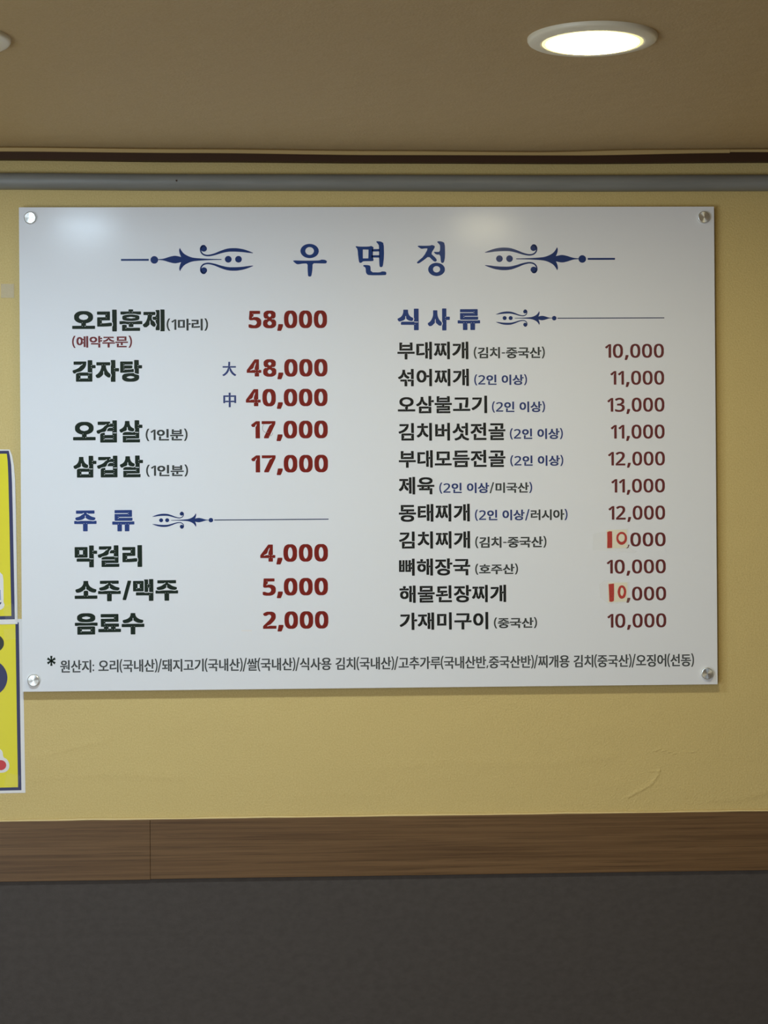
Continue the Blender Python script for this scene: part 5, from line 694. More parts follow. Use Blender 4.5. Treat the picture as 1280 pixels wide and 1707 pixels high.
    [[645,-100,635,-95,631,-84,631,836,635,843,648,849,760,849,773,843,777,836,777,505,775,497,760,494,752,487,749,466,756,462,779,466,787,481,795,484,910,482,919,470,919,382,916,374,902,369,779,366,776,-91,768,-99,760,-101],[83,73,73,78,57,93,29,134,29,176,41,186,110,225,164,263,218,309,245,336,287,386,322,440,365,532,386,601,418,627,426,647,424,655,418,658,395,655,387,647,364,638,79,638,70,643,66,651,68,745,75,751,87,753,522,753,537,749,543,736,539,620,522,532,491,436,456,366,439,340,387,271,309,193,239,140,129,74],[752,366,760,365,770,370,773,378,772,386,752,389,748,382]],
    [[722,-101,712,-96,708,-85,709,362,703,367,660,367,655,362,654,-46,645,-54,637,-56,533,-56,518,-51,513,-42,513,100,534,162,539,196,537,230,512,281,512,592,526,627,528,642,528,735,513,773,513,819,518,828,533,833,637,833,645,831,654,823,654,508,652,500,637,497,629,489,626,469,630,465,637,465,657,469,668,486,703,487,708,492,710,842,718,850,726,852,833,852,847,846,851,835,851,-88,847,-96,833,-102],[72,87,53,101,14,148,13,189,72,234,92,254,125,300,161,369,176,408,197,489,205,546,205,623,203,627,195,629,53,629,37,633,32,646,33,736,41,742,53,744,483,743,488,739,492,719,492,650,485,631,357,629,349,627,347,619,351,539,359,489,383,412,405,362,430,319,472,271,498,223,513,204,499,177,479,123,472,118,460,117,441,118,430,123,404,139,364,171,323,215,299,251,297,319,287,355,280,367,272,355,263,315,261,239,233,194,187,140,130,95,110,87],[721,362,734,362,737,377,733,387,718,386,712,381,712,369],[629,365,637,364,648,369,651,377,649,385,630,388,626,381],[727,465,733,466,737,473,734,489,730,491,718,487,712,477,714,469],[217,623,230,623,234,639,230,649,214,647,209,642,209,631],[322,627,330,625,340,631,343,639,341,646,322,649,318,642]],
    [[397,-102,388,-97,384,-86,382,288,32,290,22,295,19,303,20,395,28,403,40,405,617,406,622,414,630,453,641,534,645,580,646,672,643,676,632,678,136,679,126,684,123,691,123,780,132,787,143,789,782,787,790,781,792,772,792,580,788,564,784,468,778,441,747,415,739,388,747,383,767,386,797,404,890,403,899,391,898,299,890,292,878,289,532,288,529,-93,520,-101,513,-103],[396,284,409,284,413,299,409,309,393,308,388,303,388,291],[505,288,513,286,523,291,526,299,525,307,505,310,501,303],[658,672,671,672,674,688,670,698,655,696,649,691,649,680]],
    [[150,-69,145,-65,144,-57,144,205,146,214,154,218,250,218,258,217,261,212,266,193,267,147,281,120,283,109,282,47,262,33,258,20,262,13,277,13,300,22,815,22,835,21,840,12,840,-61,838,-66,831,-70],[685,127,679,135,680,205,681,209,696,206,700,208,703,220,700,229,688,229,677,221,500,223,494,232,495,293,500,301,515,303,677,303,688,294,702,297,700,313,696,315,681,311,679,324,684,382,679,462,680,832,692,837,808,837,815,833,817,824,817,135,813,128,804,126],[300,158,296,163,296,205,291,228,279,255,279,289,281,303,293,309,300,317,303,332,301,339,285,340,262,330,35,331,26,343,21,370,17,405,22,416,104,422,273,422,296,426,369,426,531,438,581,445,647,443,650,435,654,389,650,366,646,362,562,349,435,338,419,337,408,346,396,345,393,339,396,327,400,325,415,329,417,320,416,162,404,157],[265,466,231,473,193,485,154,505,127,529,105,559,95,582,91,609,91,655,95,682,104,703,130,739,174,770,223,790,265,799,362,803,415,798,468,785,512,766,540,747,555,732,574,705,585,670,587,601,570,555,547,524,523,505,496,490,446,473,400,464],[332,551,365,554,415,574,438,596,452,624,452,639,445,659,419,688,392,702,350,714,327,714,308,710,265,693,235,664,225,639,225,624,230,609,252,582,288,561]],
    [[170,-69,165,-65,164,-57,164,220,166,229,174,233,286,233,298,228,299,51,297,45,278,33,275,20,278,13,293,13,316,22,793,22,813,21,818,12,818,-61,816,-66,809,-70],[647,150,642,155,641,162,642,828,646,835,655,837,770,837,778,833,780,828,780,589,778,584,759,572,756,555,761,551,770,551,797,560,906,559,910,551,910,478,906,470,897,468,782,468,770,476,756,474,759,458,763,456,778,459,780,451,779,155,766,149],[70,273,59,281,24,332,23,359,32,366,78,388,136,430,180,478,209,524,229,570,241,620,245,659,246,778,259,783,375,782,380,774,380,670,384,628,396,582,417,535,445,493,491,447,547,409,601,382,603,362,598,351,568,305,555,295,509,296,440,328,393,361,346,409,334,424,330,470,324,490,316,500,309,489,302,462,301,420,286,396,251,357,205,320,151,288,116,273]],
    [[686,-89,681,-85,680,-77,680,831,684,839,693,840,809,840,817,836,818,827,818,-81,814,-88,805,-90],[74,88,63,95,24,149,23,169,103,227,138,262,190,330,210,365,236,427,257,500,261,535,262,639,282,638,285,650,283,658,278,660,267,658,259,651,59,653,53,662,55,740,74,744,606,742,611,735,611,665,610,658,605,653,401,651,393,659,382,661,375,654,378,641,398,642,403,512,420,446,437,404,462,358,503,300,551,252,597,218,641,192,639,169,601,115,586,106,540,108,470,150,438,177,400,215,350,285,347,296,344,354,338,373,332,380,324,365,319,346,315,281,298,250,256,192,199,135,151,100,120,87]],
    [[96,-17,79,-13,65,-4,53,14,49,30,48,53,53,83,69,102,92,111,127,112,146,106,166,91,174,76,174,18,162,-1,146,-12,127,-18],[96,341,73,348,62,356,54,368,48,395,49,422,53,441,69,459,92,469,127,469,146,463,166,449,174,433,174,376,162,356,146,346,127,340]],
    [[28,27,22,35,22,108,24,114,32,118,390,119,397,111,409,109,416,116,413,128,409,131,393,127,392,143,392,266,393,271,409,267,413,269,416,281,414,289,401,292,390,283,332,292,264,312,228,328,182,357,153,385,121,435,108,474,103,508,107,585,128,639,158,681,190,709,233,735,305,763,363,775,409,779,497,780,555,775,613,763,670,743,732,706,761,678,790,639,810,578,815,535,810,481,793,430,760,381,728,354,701,335,631,305,586,292,543,287,529,281,526,274,526,147,524,141,505,129,502,112,508,108,517,108,543,118,886,118,893,114,895,108,893,30,874,26],[448,374,463,372,532,384,570,397,601,412,622,428,645,451,660,470,675,505,678,528,676,555,656,597,638,620,611,643,563,668,524,679,482,687,459,687,432,687,390,679,355,668,313,647,284,624,258,593,243,558,238,528,254,474,278,443,297,426,317,412,359,391,397,380]],
    [[690,-90,685,-86,684,-78,684,830,688,838,697,839,809,839,817,835,818,826,818,-82,814,-89,805,-91],[82,129,77,134,76,141,78,493,93,497,405,498,417,489,428,489,431,495,428,508,424,510,409,506,408,511,407,638,409,650,424,646,429,649,431,661,429,668,424,671,413,668,405,662,78,664,72,672,74,751,93,755,541,753,545,741,545,414,540,410,528,409,217,408,205,417,193,417,190,411,193,398,197,396,213,400,214,395,215,253,213,243,193,232,191,214,204,211,228,220,401,228,482,236,582,251,640,251,647,249,651,241,655,188,651,164,647,160,624,156,540,144,397,132,328,132,301,128]],
    [[168,-212,160,-207,138,-173,102,-101,83,-50,59,39,47,104,39,192,39,281,42,296,43,335,55,416,75,496,102,569,131,627,158,669,166,677,245,678,253,673,253,662,220,604,194,542,171,473,158,423,139,300,139,173,151,81,175,-19,206,-106,251,-192,254,-204,252,-209,245,-213]],
    [[667,-89,662,-85,661,-77,661,127,663,135,678,132,682,134,685,146,682,155,670,155,659,147,124,148,113,149,108,154,107,231,113,239,390,241,401,232,413,232,416,239,413,251,409,253,393,249,392,273,392,365,393,370,409,366,413,368,416,381,413,390,401,390,390,382,32,383,24,387,22,392,22,458,24,467,36,471,628,473,634,481,649,573,654,673,670,682,678,690,681,704,679,712,670,714,640,706,136,706,128,710,126,715,126,785,131,792,770,794,786,793,791,789,792,631,784,539,779,512,751,486,745,465,751,461,767,463,790,471,891,469,895,462,893,387,878,383,528,382,520,390,509,392,502,385,505,373,509,370,524,374,526,362,526,269,524,264,505,252,502,239,505,232,520,232,543,240,782,240,795,235,795,-85,782,-90]],
    [[714,-89,709,-85,709,-77,709,354,711,366,726,363,730,364,733,377,730,386,718,386,707,378,637,378,626,387,612,385,614,368,618,366,634,370,635,362,635,-38,626,-44,603,-44,518,-44,506,-38,505,131,518,181,518,204,514,254,505,296,505,808,509,815,518,817,622,817,635,812,635,500,634,494,614,483,612,465,622,461,649,471,707,472,714,464,726,462,733,469,730,482,726,484,711,480,709,492,709,835,722,840,834,840,841,836,843,827,843,-81,839,-88,830,-90],[72,146,67,150,66,158,67,723,80,729,195,728,203,725,205,715,205,273,203,264,184,252,181,235,186,231,195,231,222,244,311,248,426,267,472,267,480,262,483,246,487,192,482,173,476,169,361,152,249,144]],
    [[19,-212,15,-208,14,-200,57,-119,78,-69,97,-11,113,50,129,150,133,254,125,346,105,450,74,546,19,658,18,669,19,674,27,678,100,678,108,675,116,666,162,582,197,485,209,435,221,373,229,300,229,158,217,66,201,-8,174,-88,145,-150,119,-192,104,-210,93,-213]],
    [[11,-212,6,-208,7,-196,226,666,230,675,238,678,319,677,324,673,323,662,104,-200,100,-209,92,-213]],
    [[713,-89,708,-85,707,-77,708,346,709,359,725,355,729,357,732,369,729,378,717,378,706,371,656,371,648,378,636,380,629,373,632,361,636,359,652,363,653,354,653,-35,644,-40,621,-40,536,-40,524,-35,523,92,542,131,543,200,539,227,523,262,523,335,528,377,528,431,523,473,523,808,527,815,536,817,640,817,653,812,653,492,652,487,632,475,630,458,643,454,667,463,706,464,713,457,725,454,732,462,729,474,725,476,709,472,708,485,708,835,721,840,832,840,840,836,842,827,842,-81,838,-88,829,-90],[29,107,24,112,12,173,12,192,17,197,144,198,163,202,213,203,221,195,232,193,239,200,237,212,232,215,217,211,215,223,216,342,217,347,232,343,236,345,239,358,236,367,225,367,213,359,71,360,58,365,59,744,79,748,487,746,494,723,494,685,490,662,486,657,194,655,182,664,171,664,168,658,171,645,175,643,190,647,192,639,192,481,190,471,171,459,168,446,171,439,179,438,209,448,491,446,498,423,498,389,494,365,490,361,352,359,340,368,326,365,329,349,332,347,348,351,349,346,350,254,348,231,329,217,325,204,329,197,339,196,353,200,363,209,440,214,486,221,506,220,514,200,516,173,515,150,508,135,502,130,471,125,298,110,229,110,202,106]],
    [[28,38,23,42,22,54,22,119,28,128,340,130,351,121,365,123,363,140,359,142,343,138,342,150,342,442,343,448,351,452,463,452,475,446,476,158,474,152,455,140,452,127,455,120,470,120,493,129,870,129,890,128,895,119,895,46,893,41,886,37],[686,219,632,226,627,231,626,239,653,427,653,462,657,477,657,539,661,558,661,639,663,643,678,640,682,641,685,654,682,663,670,663,659,655,120,656,113,660,111,666,113,744,120,748,143,748,778,748,793,744,795,477,784,342,768,239,764,223,759,219]],
    [[689,-89,684,-85,683,-77,683,831,688,839,697,840,808,840,816,836,818,827,818,-81,813,-88,804,-90],[81,80,70,91,35,146,35,167,124,218,187,262,245,312,291,362,353,454,382,519,407,608,420,625,431,633,438,650,437,658,431,660,416,659,397,652,81,653,76,662,78,736,97,740,548,739,553,727,548,623,532,539,497,435,454,353,395,273,329,208,251,149,131,81]],
    [[159,-79,154,-75,153,-67,153,160,157,172,659,174,666,167,678,164,684,168,684,179,678,186,662,182,661,218,662,226,678,223,682,224,685,237,683,245,678,247,666,245,659,238,159,239,151,243,149,249,149,322,153,329,647,331,678,324,793,322,795,102,791,91,289,88,282,96,270,98,264,95,264,83,270,76,285,80,287,41,285,35,266,23,263,10,266,3,274,2,305,12,820,12,828,8,830,2,830,-71,825,-78],[689,352,666,361,661,372,680,433,681,445,680,472,661,518,661,833,674,839,785,838,793,835,795,829,795,672,793,666,774,654,771,637,777,633,785,633,812,643,910,641,914,633,913,552,901,547,797,546,785,555,774,555,771,549,774,536,778,534,793,538,795,529,793,352],[320,378,284,402,265,422,236,460,231,475,229,533,220,561,213,552,203,522,201,472,198,464,147,409,116,388,89,385,62,388,53,395,16,445,16,466,49,491,80,522,105,556,125,595,149,668,156,737,157,795,166,800,189,800,274,800,287,795,287,714,295,656,312,599,327,560,334,506,339,497,347,492,355,497,360,506,362,552,386,614,399,668,403,702,404,795,416,800,533,799,537,791,538,695,542,664,558,610,589,549,632,499,652,460,652,449,632,395,624,386,582,386,559,399,522,425,493,459,487,472,484,522,478,545,470,555,458,518,455,459,420,413,376,379]],
    [[686,-89,681,-85,680,-77,681,135,682,143,698,139,701,141,705,154,701,163,690,163,678,155,171,156,163,160,161,165,162,242,171,248,194,248,671,248,701,243,815,242,819,231,818,-85,805,-90],[709,273,685,281,680,292,680,831,685,839,694,840,809,840,817,836,819,827,819,281,817,276,809,273],[78,311,66,319,32,372,31,392,121,445,148,467,192,515,221,562,237,596,253,654,257,685,258,789,271,794,391,792,396,785,396,696,400,662,418,600,455,533,494,490,540,454,578,431,621,412,621,389,602,358,580,327,540,325,513,331,455,361,396,404,351,453,344,468,340,515,328,537,321,527,315,508,310,454,291,427,240,376,194,343,132,312]],
    [[642,-89,637,-85,636,-77,636,831,641,839,650,840,761,840,769,836,771,827,771,504,769,494,750,483,747,465,752,462,761,462,788,471,915,470,921,462,921,389,916,381,907,379,773,378,761,387,747,385,750,368,754,366,769,370,771,358,770,-85,757,-90],[65,103,52,115,11,169,10,189,15,196,57,222,88,248,140,304,174,354,208,423,227,477,240,535,244,581,245,754,257,760,374,758,378,750,379,600,382,585,383,546,395,489,418,423,449,365,486,312,544,254,603,212,603,181,567,131,554,122,507,122,457,153,404,200,383,223,337,289,327,312,323,377,317,396,311,399,299,362,294,296,281,269,247,219,184,152,134,116,107,102]],
    [[401,-87,320,-80,248,-63,197,-41,162,-17,143,5,127,37,123,56,123,114,127,133,143,164,169,191,186,202,209,215,252,233,332,249,370,254,551,254,628,242,663,233,711,214,752,187,775,160,791,121,795,87,791,48,770,1,749,-21,732,-32,677,-59,597,-80,501,-88],[425,2,482,0,520,4,563,13,593,22,624,39,641,56,653,75,652,94,640,116,613,137,582,150,532,161,459,168,409,165,363,157,320,144,292,129,268,102,261,83,274,55,297,35,320,24,355,13],[28,301,23,306,22,317,22,383,28,391,220,393,232,384,246,387,243,403,240,405,224,401,223,406,221,494,161,533,136,559,120,591,115,614,115,671,120,694,131,717,161,752,213,782,301,811,363,819,478,823,501,819,555,819,613,811,662,798,713,779,754,752,782,722,798,691,803,656,803,614,789,571,772,548,751,529,693,494,691,417,670,404,668,387,673,383,682,383,709,392,878,392,891,391,895,383,895,310,893,304,886,301],[342,383,355,384,378,392,555,393,567,384,578,384,581,391,578,403,574,405,559,401,557,421,567,453,579,460,580,479,574,481,563,478,557,475,553,467,547,466,432,462,367,466,356,475,340,482,336,477,338,464,347,452,350,441,361,425,359,416,340,404,336,391],[441,552,467,550,509,554,593,574,624,589,647,610,663,638,674,628,682,627,688,644,682,654,678,654,663,643,651,669,628,692,601,708,551,722,501,731,420,731,386,727,336,715,297,698,267,672,254,641,266,614,286,593,324,573,382,558]],
    [[184,-76,179,-72,178,-64,178,263,181,275,191,282,673,284,700,279,815,278,817,-64,812,-75],[295,5,307,6,323,14,334,15,680,16,692,7,703,7,707,13,703,26,700,28,684,24,683,28,682,167,684,183,700,179,703,181,707,194,705,202,692,203,680,195,315,195,303,204,292,204,289,198,292,185,296,183,311,187,313,171,313,44,311,38,292,26,289,13],[69,297,60,305,34,359,32,375,36,382,123,411,177,434,246,473,294,509,338,554,373,605,391,644,400,656,412,663,423,675,429,690,427,699,415,700,392,692,88,693,82,702,84,776,92,780,115,780,534,780,550,776,552,763,544,678,520,598,481,525,434,467,373,412,296,364,250,342,210,325,123,297],[707,309,687,317,682,328,682,828,687,836,696,838,807,838,815,834,817,825,816,313,811,308]],
    [[687,-89,682,-85,682,-77,682,831,686,839,695,840,807,840,814,836,816,827,816,-81,812,-88,803,-90],[91,88,78,96,41,149,40,169,87,199,122,225,174,277,207,323,236,377,257,431,270,485,276,577,295,576,298,589,296,596,291,598,280,596,272,590,68,592,63,600,63,677,76,683,272,683,284,674,295,675,298,681,295,693,291,695,276,691,275,696,276,817,287,821,403,820,408,812,408,712,407,706,387,694,384,681,387,674,403,674,426,683,603,683,615,677,616,600,610,592,410,590,403,597,391,600,384,592,387,581,391,578,407,582,413,500,429,431,448,385,479,331,509,292,555,246,599,214,643,189,646,181,644,162,608,112,595,103,549,103,503,127,434,179,383,239,358,281,353,342,345,361,341,361,335,350,327,315,326,265,273,189,231,146,179,108,141,88]],
    [[397,-90,392,-86,392,-78,392,180,393,188,409,185,413,187,416,199,414,207,401,208,390,200,32,201,24,205,22,211,22,284,27,291,874,293,893,289,895,211,893,205,886,201,528,200,517,209,505,209,502,203,505,190,509,188,524,192,526,184,525,-86,513,-91],[109,341,98,349,77,395,78,424,143,440,201,459,240,476,282,501,317,528,349,561,370,590,405,617,412,634,410,641,405,644,390,642,370,636,109,637,104,641,103,649,103,718,108,726,390,729,401,720,413,720,416,726,413,739,409,740,393,737,392,741,393,835,405,839,505,839,522,838,525,834,526,822,525,753,505,739,502,726,505,719,520,719,543,728,801,728,814,722,814,645,809,637,543,636,517,645,505,641,509,624,517,613,543,593,585,541,628,505,674,478,724,455,840,424,840,399,817,349,810,341,747,340,705,348,620,376,559,407,524,429,477,468,470,484,474,499,471,511,465,526,459,530,446,511,444,499,448,484,441,468,393,429,358,407,305,380,224,352,170,340]],
    [[641,-88,636,-84,635,-76,635,828,639,836,648,837,764,837,772,833,773,824,773,505,772,495,752,484,750,466,755,463,764,463,791,472,910,471,916,463,916,390,911,382,902,380,775,379,764,388,750,386,752,369,756,367,772,371,773,359,773,-84,760,-89],[79,85,66,93,33,140,33,170,110,215,181,266,251,332,293,382,330,440,352,484,368,520,394,609,406,623,418,630,425,647,423,655,418,657,402,656,383,649,75,650,70,659,72,737,91,741,534,740,539,728,535,628,515,528,487,446,447,366,430,340,381,274,307,201,241,150,132,86]],
    [[396,-90,391,-86,391,-78,391,176,392,184,408,181,412,183,415,195,413,203,400,204,389,196,31,198,23,201,21,207,21,280,26,288,873,289,892,285,894,207,892,201,885,198,527,197,516,205,504,205,501,199,504,187,508,185,523,188,525,180,524,-86,512,-91],[127,360,122,364,121,372,121,614,126,626,658,629,666,621,677,619,684,626,681,639,677,640,662,637,660,641,660,691,662,700,677,696,681,698,684,711,682,718,677,721,666,718,658,712,131,713,123,717,121,722,121,791,126,799,777,801,792,800,797,795,798,557,794,545,262,543,254,550,242,552,235,545,239,533,242,531,258,535,259,530,260,480,258,474,239,462,235,449,239,442,246,441,277,451,808,451,816,447,817,441,817,368,813,361]],
    [[169,-69,164,-65,163,-57,163,224,165,233,173,237,284,237,297,232,298,51,296,45,277,33,273,20,277,13,292,13,315,22,796,22,815,21,821,12,821,-61,819,-66,811,-70],[650,150,645,155,644,162,644,828,648,835,657,837,769,837,777,833,778,828,778,593,777,587,757,576,755,559,760,555,769,555,796,564,909,562,913,555,913,482,909,474,900,472,780,471,769,480,755,478,757,461,761,459,777,463,778,455,778,155,765,149],[65,304,60,309,59,316,61,768,69,772,92,772,184,772,196,768,198,651,196,645,177,633,173,620,177,613,184,612,215,622,396,623,407,614,419,614,422,620,419,633,415,635,400,631,398,635,400,768,407,772,430,772,519,772,530,768,530,307,515,303],[179,382,192,382,215,391,396,392,407,383,419,383,422,389,419,402,415,404,400,400,398,405,398,505,400,521,415,517,419,519,422,532,420,539,407,541,396,533,200,533,188,542,177,542,173,535,177,523,180,521,196,525,198,512,198,420,196,414,177,403,173,389]],
    [[19,-115,15,-111,14,-103,57,101,69,106,146,106,158,103,164,93,162,66,124,-46,96,-108,85,-116]],
    [[401,-87,320,-80,251,-64,205,-46,167,-22,147,-2,127,33,122,60,122,110,128,135,147,168,161,183,194,206,237,225,278,238,386,253,391,260,393,311,409,307,413,309,416,321,414,329,401,330,390,323,32,324,24,327,22,333,24,411,32,415,55,416,874,416,893,411,895,333,893,327,886,324,528,323,517,332,503,329,505,313,509,311,524,315,526,302,525,275,505,260,505,244,517,241,540,250,563,250,636,238,693,219,728,202,753,183,775,160,790,125,795,83,790,44,771,2,749,-21,717,-42,666,-63,597,-80,563,-84,497,-88],[425,2,482,0,520,4,563,13,601,25,626,41,643,59,653,75,652,94,645,106,628,123,601,140,574,150,517,161,436,165,355,153,317,141,284,121,264,94,262,75,276,52,301,33,332,20,397,4],[109,448,93,458,70,508,69,525,72,533,82,538,124,543,193,562,228,575,274,598,315,625,354,664,386,682,400,710,397,716,390,717,359,708,105,709,100,714,99,721,99,787,104,794,797,796,813,795,818,791,818,717,813,709,555,708,524,717,517,714,517,710,524,691,540,677,567,661,620,612,670,583,747,555,797,543,836,538,846,533,849,525,848,510,827,464,813,452,797,447,778,446,713,455,641,475,563,508,513,540,473,575,470,583,471,614,459,634,452,629,442,606,441,575,437,567,405,540,358,510,277,475,205,455,136,446]],
    [[699,-89,694,-85,693,-77,693,108,705,150,706,177,693,227,693,831,698,839,707,840,818,840,826,836,828,827,828,-81,823,-88,814,-90],[334,92,303,115,282,139,256,177,240,208,237,219,234,292,226,326,222,326,218,319,210,281,205,204,168,145,131,108,114,102,68,104,18,162,18,185,55,219,77,250,108,304,123,342,143,415,154,485,155,519,159,535,159,639,161,643,176,639,180,641,183,654,181,662,176,664,164,662,157,655,52,658,47,665,48,742,57,748,80,748,330,748,337,747,341,742,342,677,339,658,291,655,284,663,272,665,265,658,268,645,272,643,287,647,289,642,293,496,301,435,321,350,341,296,338,262,340,246,347,231,357,222,369,242,372,296,392,350,412,435,420,496,425,639,426,643,441,639,445,641,448,654,447,662,441,664,430,662,422,655,375,658,371,677,372,742,376,747,384,748,653,746,657,741,659,723,658,673,653,658,557,655,549,663,537,665,530,658,534,645,537,643,553,647,554,642,555,527,559,481,570,412,583,362,604,304,629,258,663,212,676,177,676,165,663,127,644,104,595,102,584,107,568,120,544,146,517,185,504,212,502,277,495,312,487,325,480,308,473,269,472,208,450,165,427,135,387,95,376,91]],
    [[717,-89,712,-85,711,-77,711,358,713,370,728,366,732,368,735,381,732,390,720,390,709,382,643,382,636,390,624,392,617,385,620,372,624,370,640,374,641,365,641,-38,632,-44,609,-44,524,-44,512,-38,511,804,515,812,524,813,628,813,641,808,641,504,640,498,620,486,618,469,628,465,655,475,709,476,717,468,728,466,735,473,732,486,728,488,713,484,711,496,712,835,724,840,832,840,840,836,842,827,841,-81,837,-88,828,-90],[74,107,65,112,28,158,27,185,36,193,97,233,157,281,220,353,248,392,283,458,306,523,323,596,343,608,350,627,349,635,343,637,309,629,63,630,57,639,58,715,63,720,74,721,460,719,465,708,461,685,460,615,449,539,440,504,425,450,393,375,356,312,291,231,220,168,128,108]],
    [[437,-92,360,-85,281,-64,245,-49,218,-31,203,-19,183,4,171,28,163,62,163,116,167,139,181,170,213,205,234,220,272,239,337,259,441,272,537,272,622,264,672,251,691,238,749,220,769,205,799,175,815,139,820,116,820,62,811,28,799,5,764,-31,737,-49,703,-64,645,-81,591,-89,549,-90,530,-93],[477,-3,499,-5,560,3,606,15,633,26,666,51,680,76,681,97,673,116,647,143,626,156,595,167,530,180,456,180,426,176,387,167,345,149,312,120,302,101,302,78,312,59,337,34,376,15,422,3],[699,270,685,282,681,293,682,828,686,836,695,837,806,837,814,833,816,824,816,278,812,270,803,268],[83,289,74,297,40,347,36,359,36,374,83,397,126,423,169,459,197,489,230,539,246,574,262,636,264,663,280,660,284,662,287,674,285,682,280,684,268,682,260,675,64,677,59,686,60,764,68,768,91,768,587,768,603,764,604,686,599,677,414,676,383,685,376,678,383,658,404,639,419,586,440,543,462,512,506,468,541,442,626,399,626,372,592,320,576,314,527,316,495,328,453,351,410,381,356,436,345,497,339,512,333,515,319,474,322,447,319,432,296,401,260,365,199,321,153,297,126,288]],
    [[690,-90,685,-86,684,-78,685,380,686,392,702,388,706,390,709,403,706,412,694,412,683,404,544,404,533,413,521,413,518,407,518,395,525,392,540,395,538,357,522,284,501,234,472,191,441,161,402,134,366,122,340,116,248,116,206,125,168,141,135,164,93,214,76,245,63,280,42,364,38,430,42,518,55,580,82,649,116,699,135,718,167,741,217,761,275,770,348,766,406,747,438,726,476,688,506,639,522,599,538,530,536,504,525,506,517,502,517,491,521,484,533,484,544,494,683,494,690,487,702,484,709,491,706,504,702,506,686,502,685,514,685,834,694,839,717,839,806,839,818,834,819,-82,815,-89,806,-91],[279,218,298,217,325,228,348,249,372,280,395,334,407,391,411,434,403,514,387,572,374,599,345,638,321,657,294,667,275,663,246,645,231,630,209,599,186,541,173,476,173,407,181,361,193,318,216,272,231,253,259,228]],
    [[191,-69,186,-65,185,-57,185,224,187,233,194,237,310,237,322,232,323,51,321,45,302,33,299,20,302,13,318,13,341,22,818,22,837,21,842,12,842,-61,841,-66,833,-70],[691,139,686,143,685,151,685,509,687,521,702,517,706,519,709,532,707,539,694,541,683,533,494,535,489,543,489,616,493,624,506,626,683,626,694,618,706,618,709,624,706,636,702,638,687,635,685,643,686,832,698,837,810,837,818,833,819,824,819,147,815,139,806,138],[71,269,62,278,29,328,28,355,71,378,121,410,173,462,214,524,234,570,246,620,250,659,251,778,264,783,380,782,385,774,385,670,389,628,401,578,417,543,448,492,487,449,548,403,600,378,604,359,599,343,564,293,552,288,510,288,453,316,393,359,344,412,333,432,332,470,323,501,318,503,303,462,302,416,284,389,246,347,202,311,152,282,118,269]],
    [[405,-88,320,-81,241,-60,186,-33,169,-22,143,4,127,36,123,59,123,113,127,136,143,166,178,201,247,235,317,252,401,261,520,260,620,248,678,231,712,216,751,191,775,163,786,140,791,120,795,86,791,51,775,9,747,-22,713,-45,686,-56,617,-77,563,-85,520,-86,501,-89],[437,1,470,-1,509,3,570,15,601,26,634,47,648,66,653,82,650,101,636,122,601,146,559,160,517,168,436,172,374,164,317,147,290,130,266,101,261,82,272,59,293,38,324,23,382,7],[28,304,22,313,22,382,24,387,32,391,390,392,397,385,409,382,416,390,413,401,409,404,393,400,392,413,393,459,413,458,416,470,413,479,401,479,390,472,143,472,128,476,126,782,131,793,770,795,786,794,791,790,791,716,790,711,782,707,263,706,251,715,240,715,236,709,240,696,243,694,259,698,260,693,261,597,259,588,240,576,237,559,242,555,251,555,278,565,793,563,798,559,799,547,799,482,793,474,528,472,517,481,505,480,502,474,505,462,509,460,524,464,526,424,524,415,505,403,502,386,508,382,517,382,543,391,886,391,893,387,895,382,895,313,891,305]],
]


def glyph_key(style, ch):
    if style == 'N':
        return ('N' if ch in '()/-12' else 'C', ch)
    if style == 'F':
        return ('F' if ch in '()/:,' else 'E', ch)
    return ('S' if ch == '/' else style, ch)


GL = {}
for row in ROWS:
    for ch in row[2]:
        if ch != ' ' and glyph_key(row[1], ch) not in GL:
            GL[glyph_key(row[1], ch)] = [[(v[i] / 1000, v[i + 1] / 1000) for i in range(0, len(v), 2)] for v in OUTLINES[len(GL)]]
PLATE = {}
INK = 0.0003


def plate(key):
    if key not in PLATE:
        PLATE[key] = fill2d(GL[key], INK)
    return PLATE[key]


def bbox(key):
    p = [q for l in GL[key] for q in l]
    return min(q[0] for q in p), max(q[0] for q in p), min(q[1] for q in p), max(q[1] for q in p)


def layout(style, text):
    """-> list of (glyph key, x, y, scale, char index) in em units"""
    out, x = [], 0.0
    if style in 'HR':                                   # figures are set by their ink
        gap = 0.062 if style == 'H' else 0.075
        for i, ch in enumerate(text):
            k = (style, ch)
            b = bbox(k)
            g = gap * ((0.6 if style == 'H' else 1.0) if ch == ',' or (i and text[i - 1] == ',') else 1)
            if i:
                x += g
            out.append((k, x - b[0], 0, 1, i))
            x += b[1] - b[0]
        return out
    adv = {'A': 0.955, 'C': 0.93, 'N': 0.905, 'F': 0.905, 'E': 0.95, 'S': 0.6}[style]
    for i, ch in enumerate(text):
        if ch == ' ':
            x += {'F': 0.30, 'N': 0.30, 'C': 0.62}.get(style, 0.3)
            continue
        k = glyph_key(style, ch)
        if ch in '()/:,-*12' and style != 'S':
            b = bbox(k)
            if ch in '12':
                s = 0.85 / (b[3] - b[2])
                dy = -0.045 - b[2] * s
            elif ch in '()/':                               # as tall as the letters beside them, or a little more
                lo, hi = {'A': (-0.07, 0.80), 'N': (-0.125, 0.88), 'F': (-0.13, 0.87)}[style]
                s = (hi - lo) / (b[3] - b[2])
                dy = lo - b[2] * s
            elif ch == '-':
                s, dy = 1.15, 0.06
            else:
                s, dy = 1.0, 0.03
            pad = 0.03 if style == 'F' or ch in '()' else 0.045
            if style == 'F' and ch in '()/':
                pad = 0.0
            out.append((k, x + pad - b[0] * s, dy, s, i))
            x += (b[1] - b[0]) * s + 2 * pad
        else:
            out.append((k, x, 0, 1, i))
            x += adv
    return out


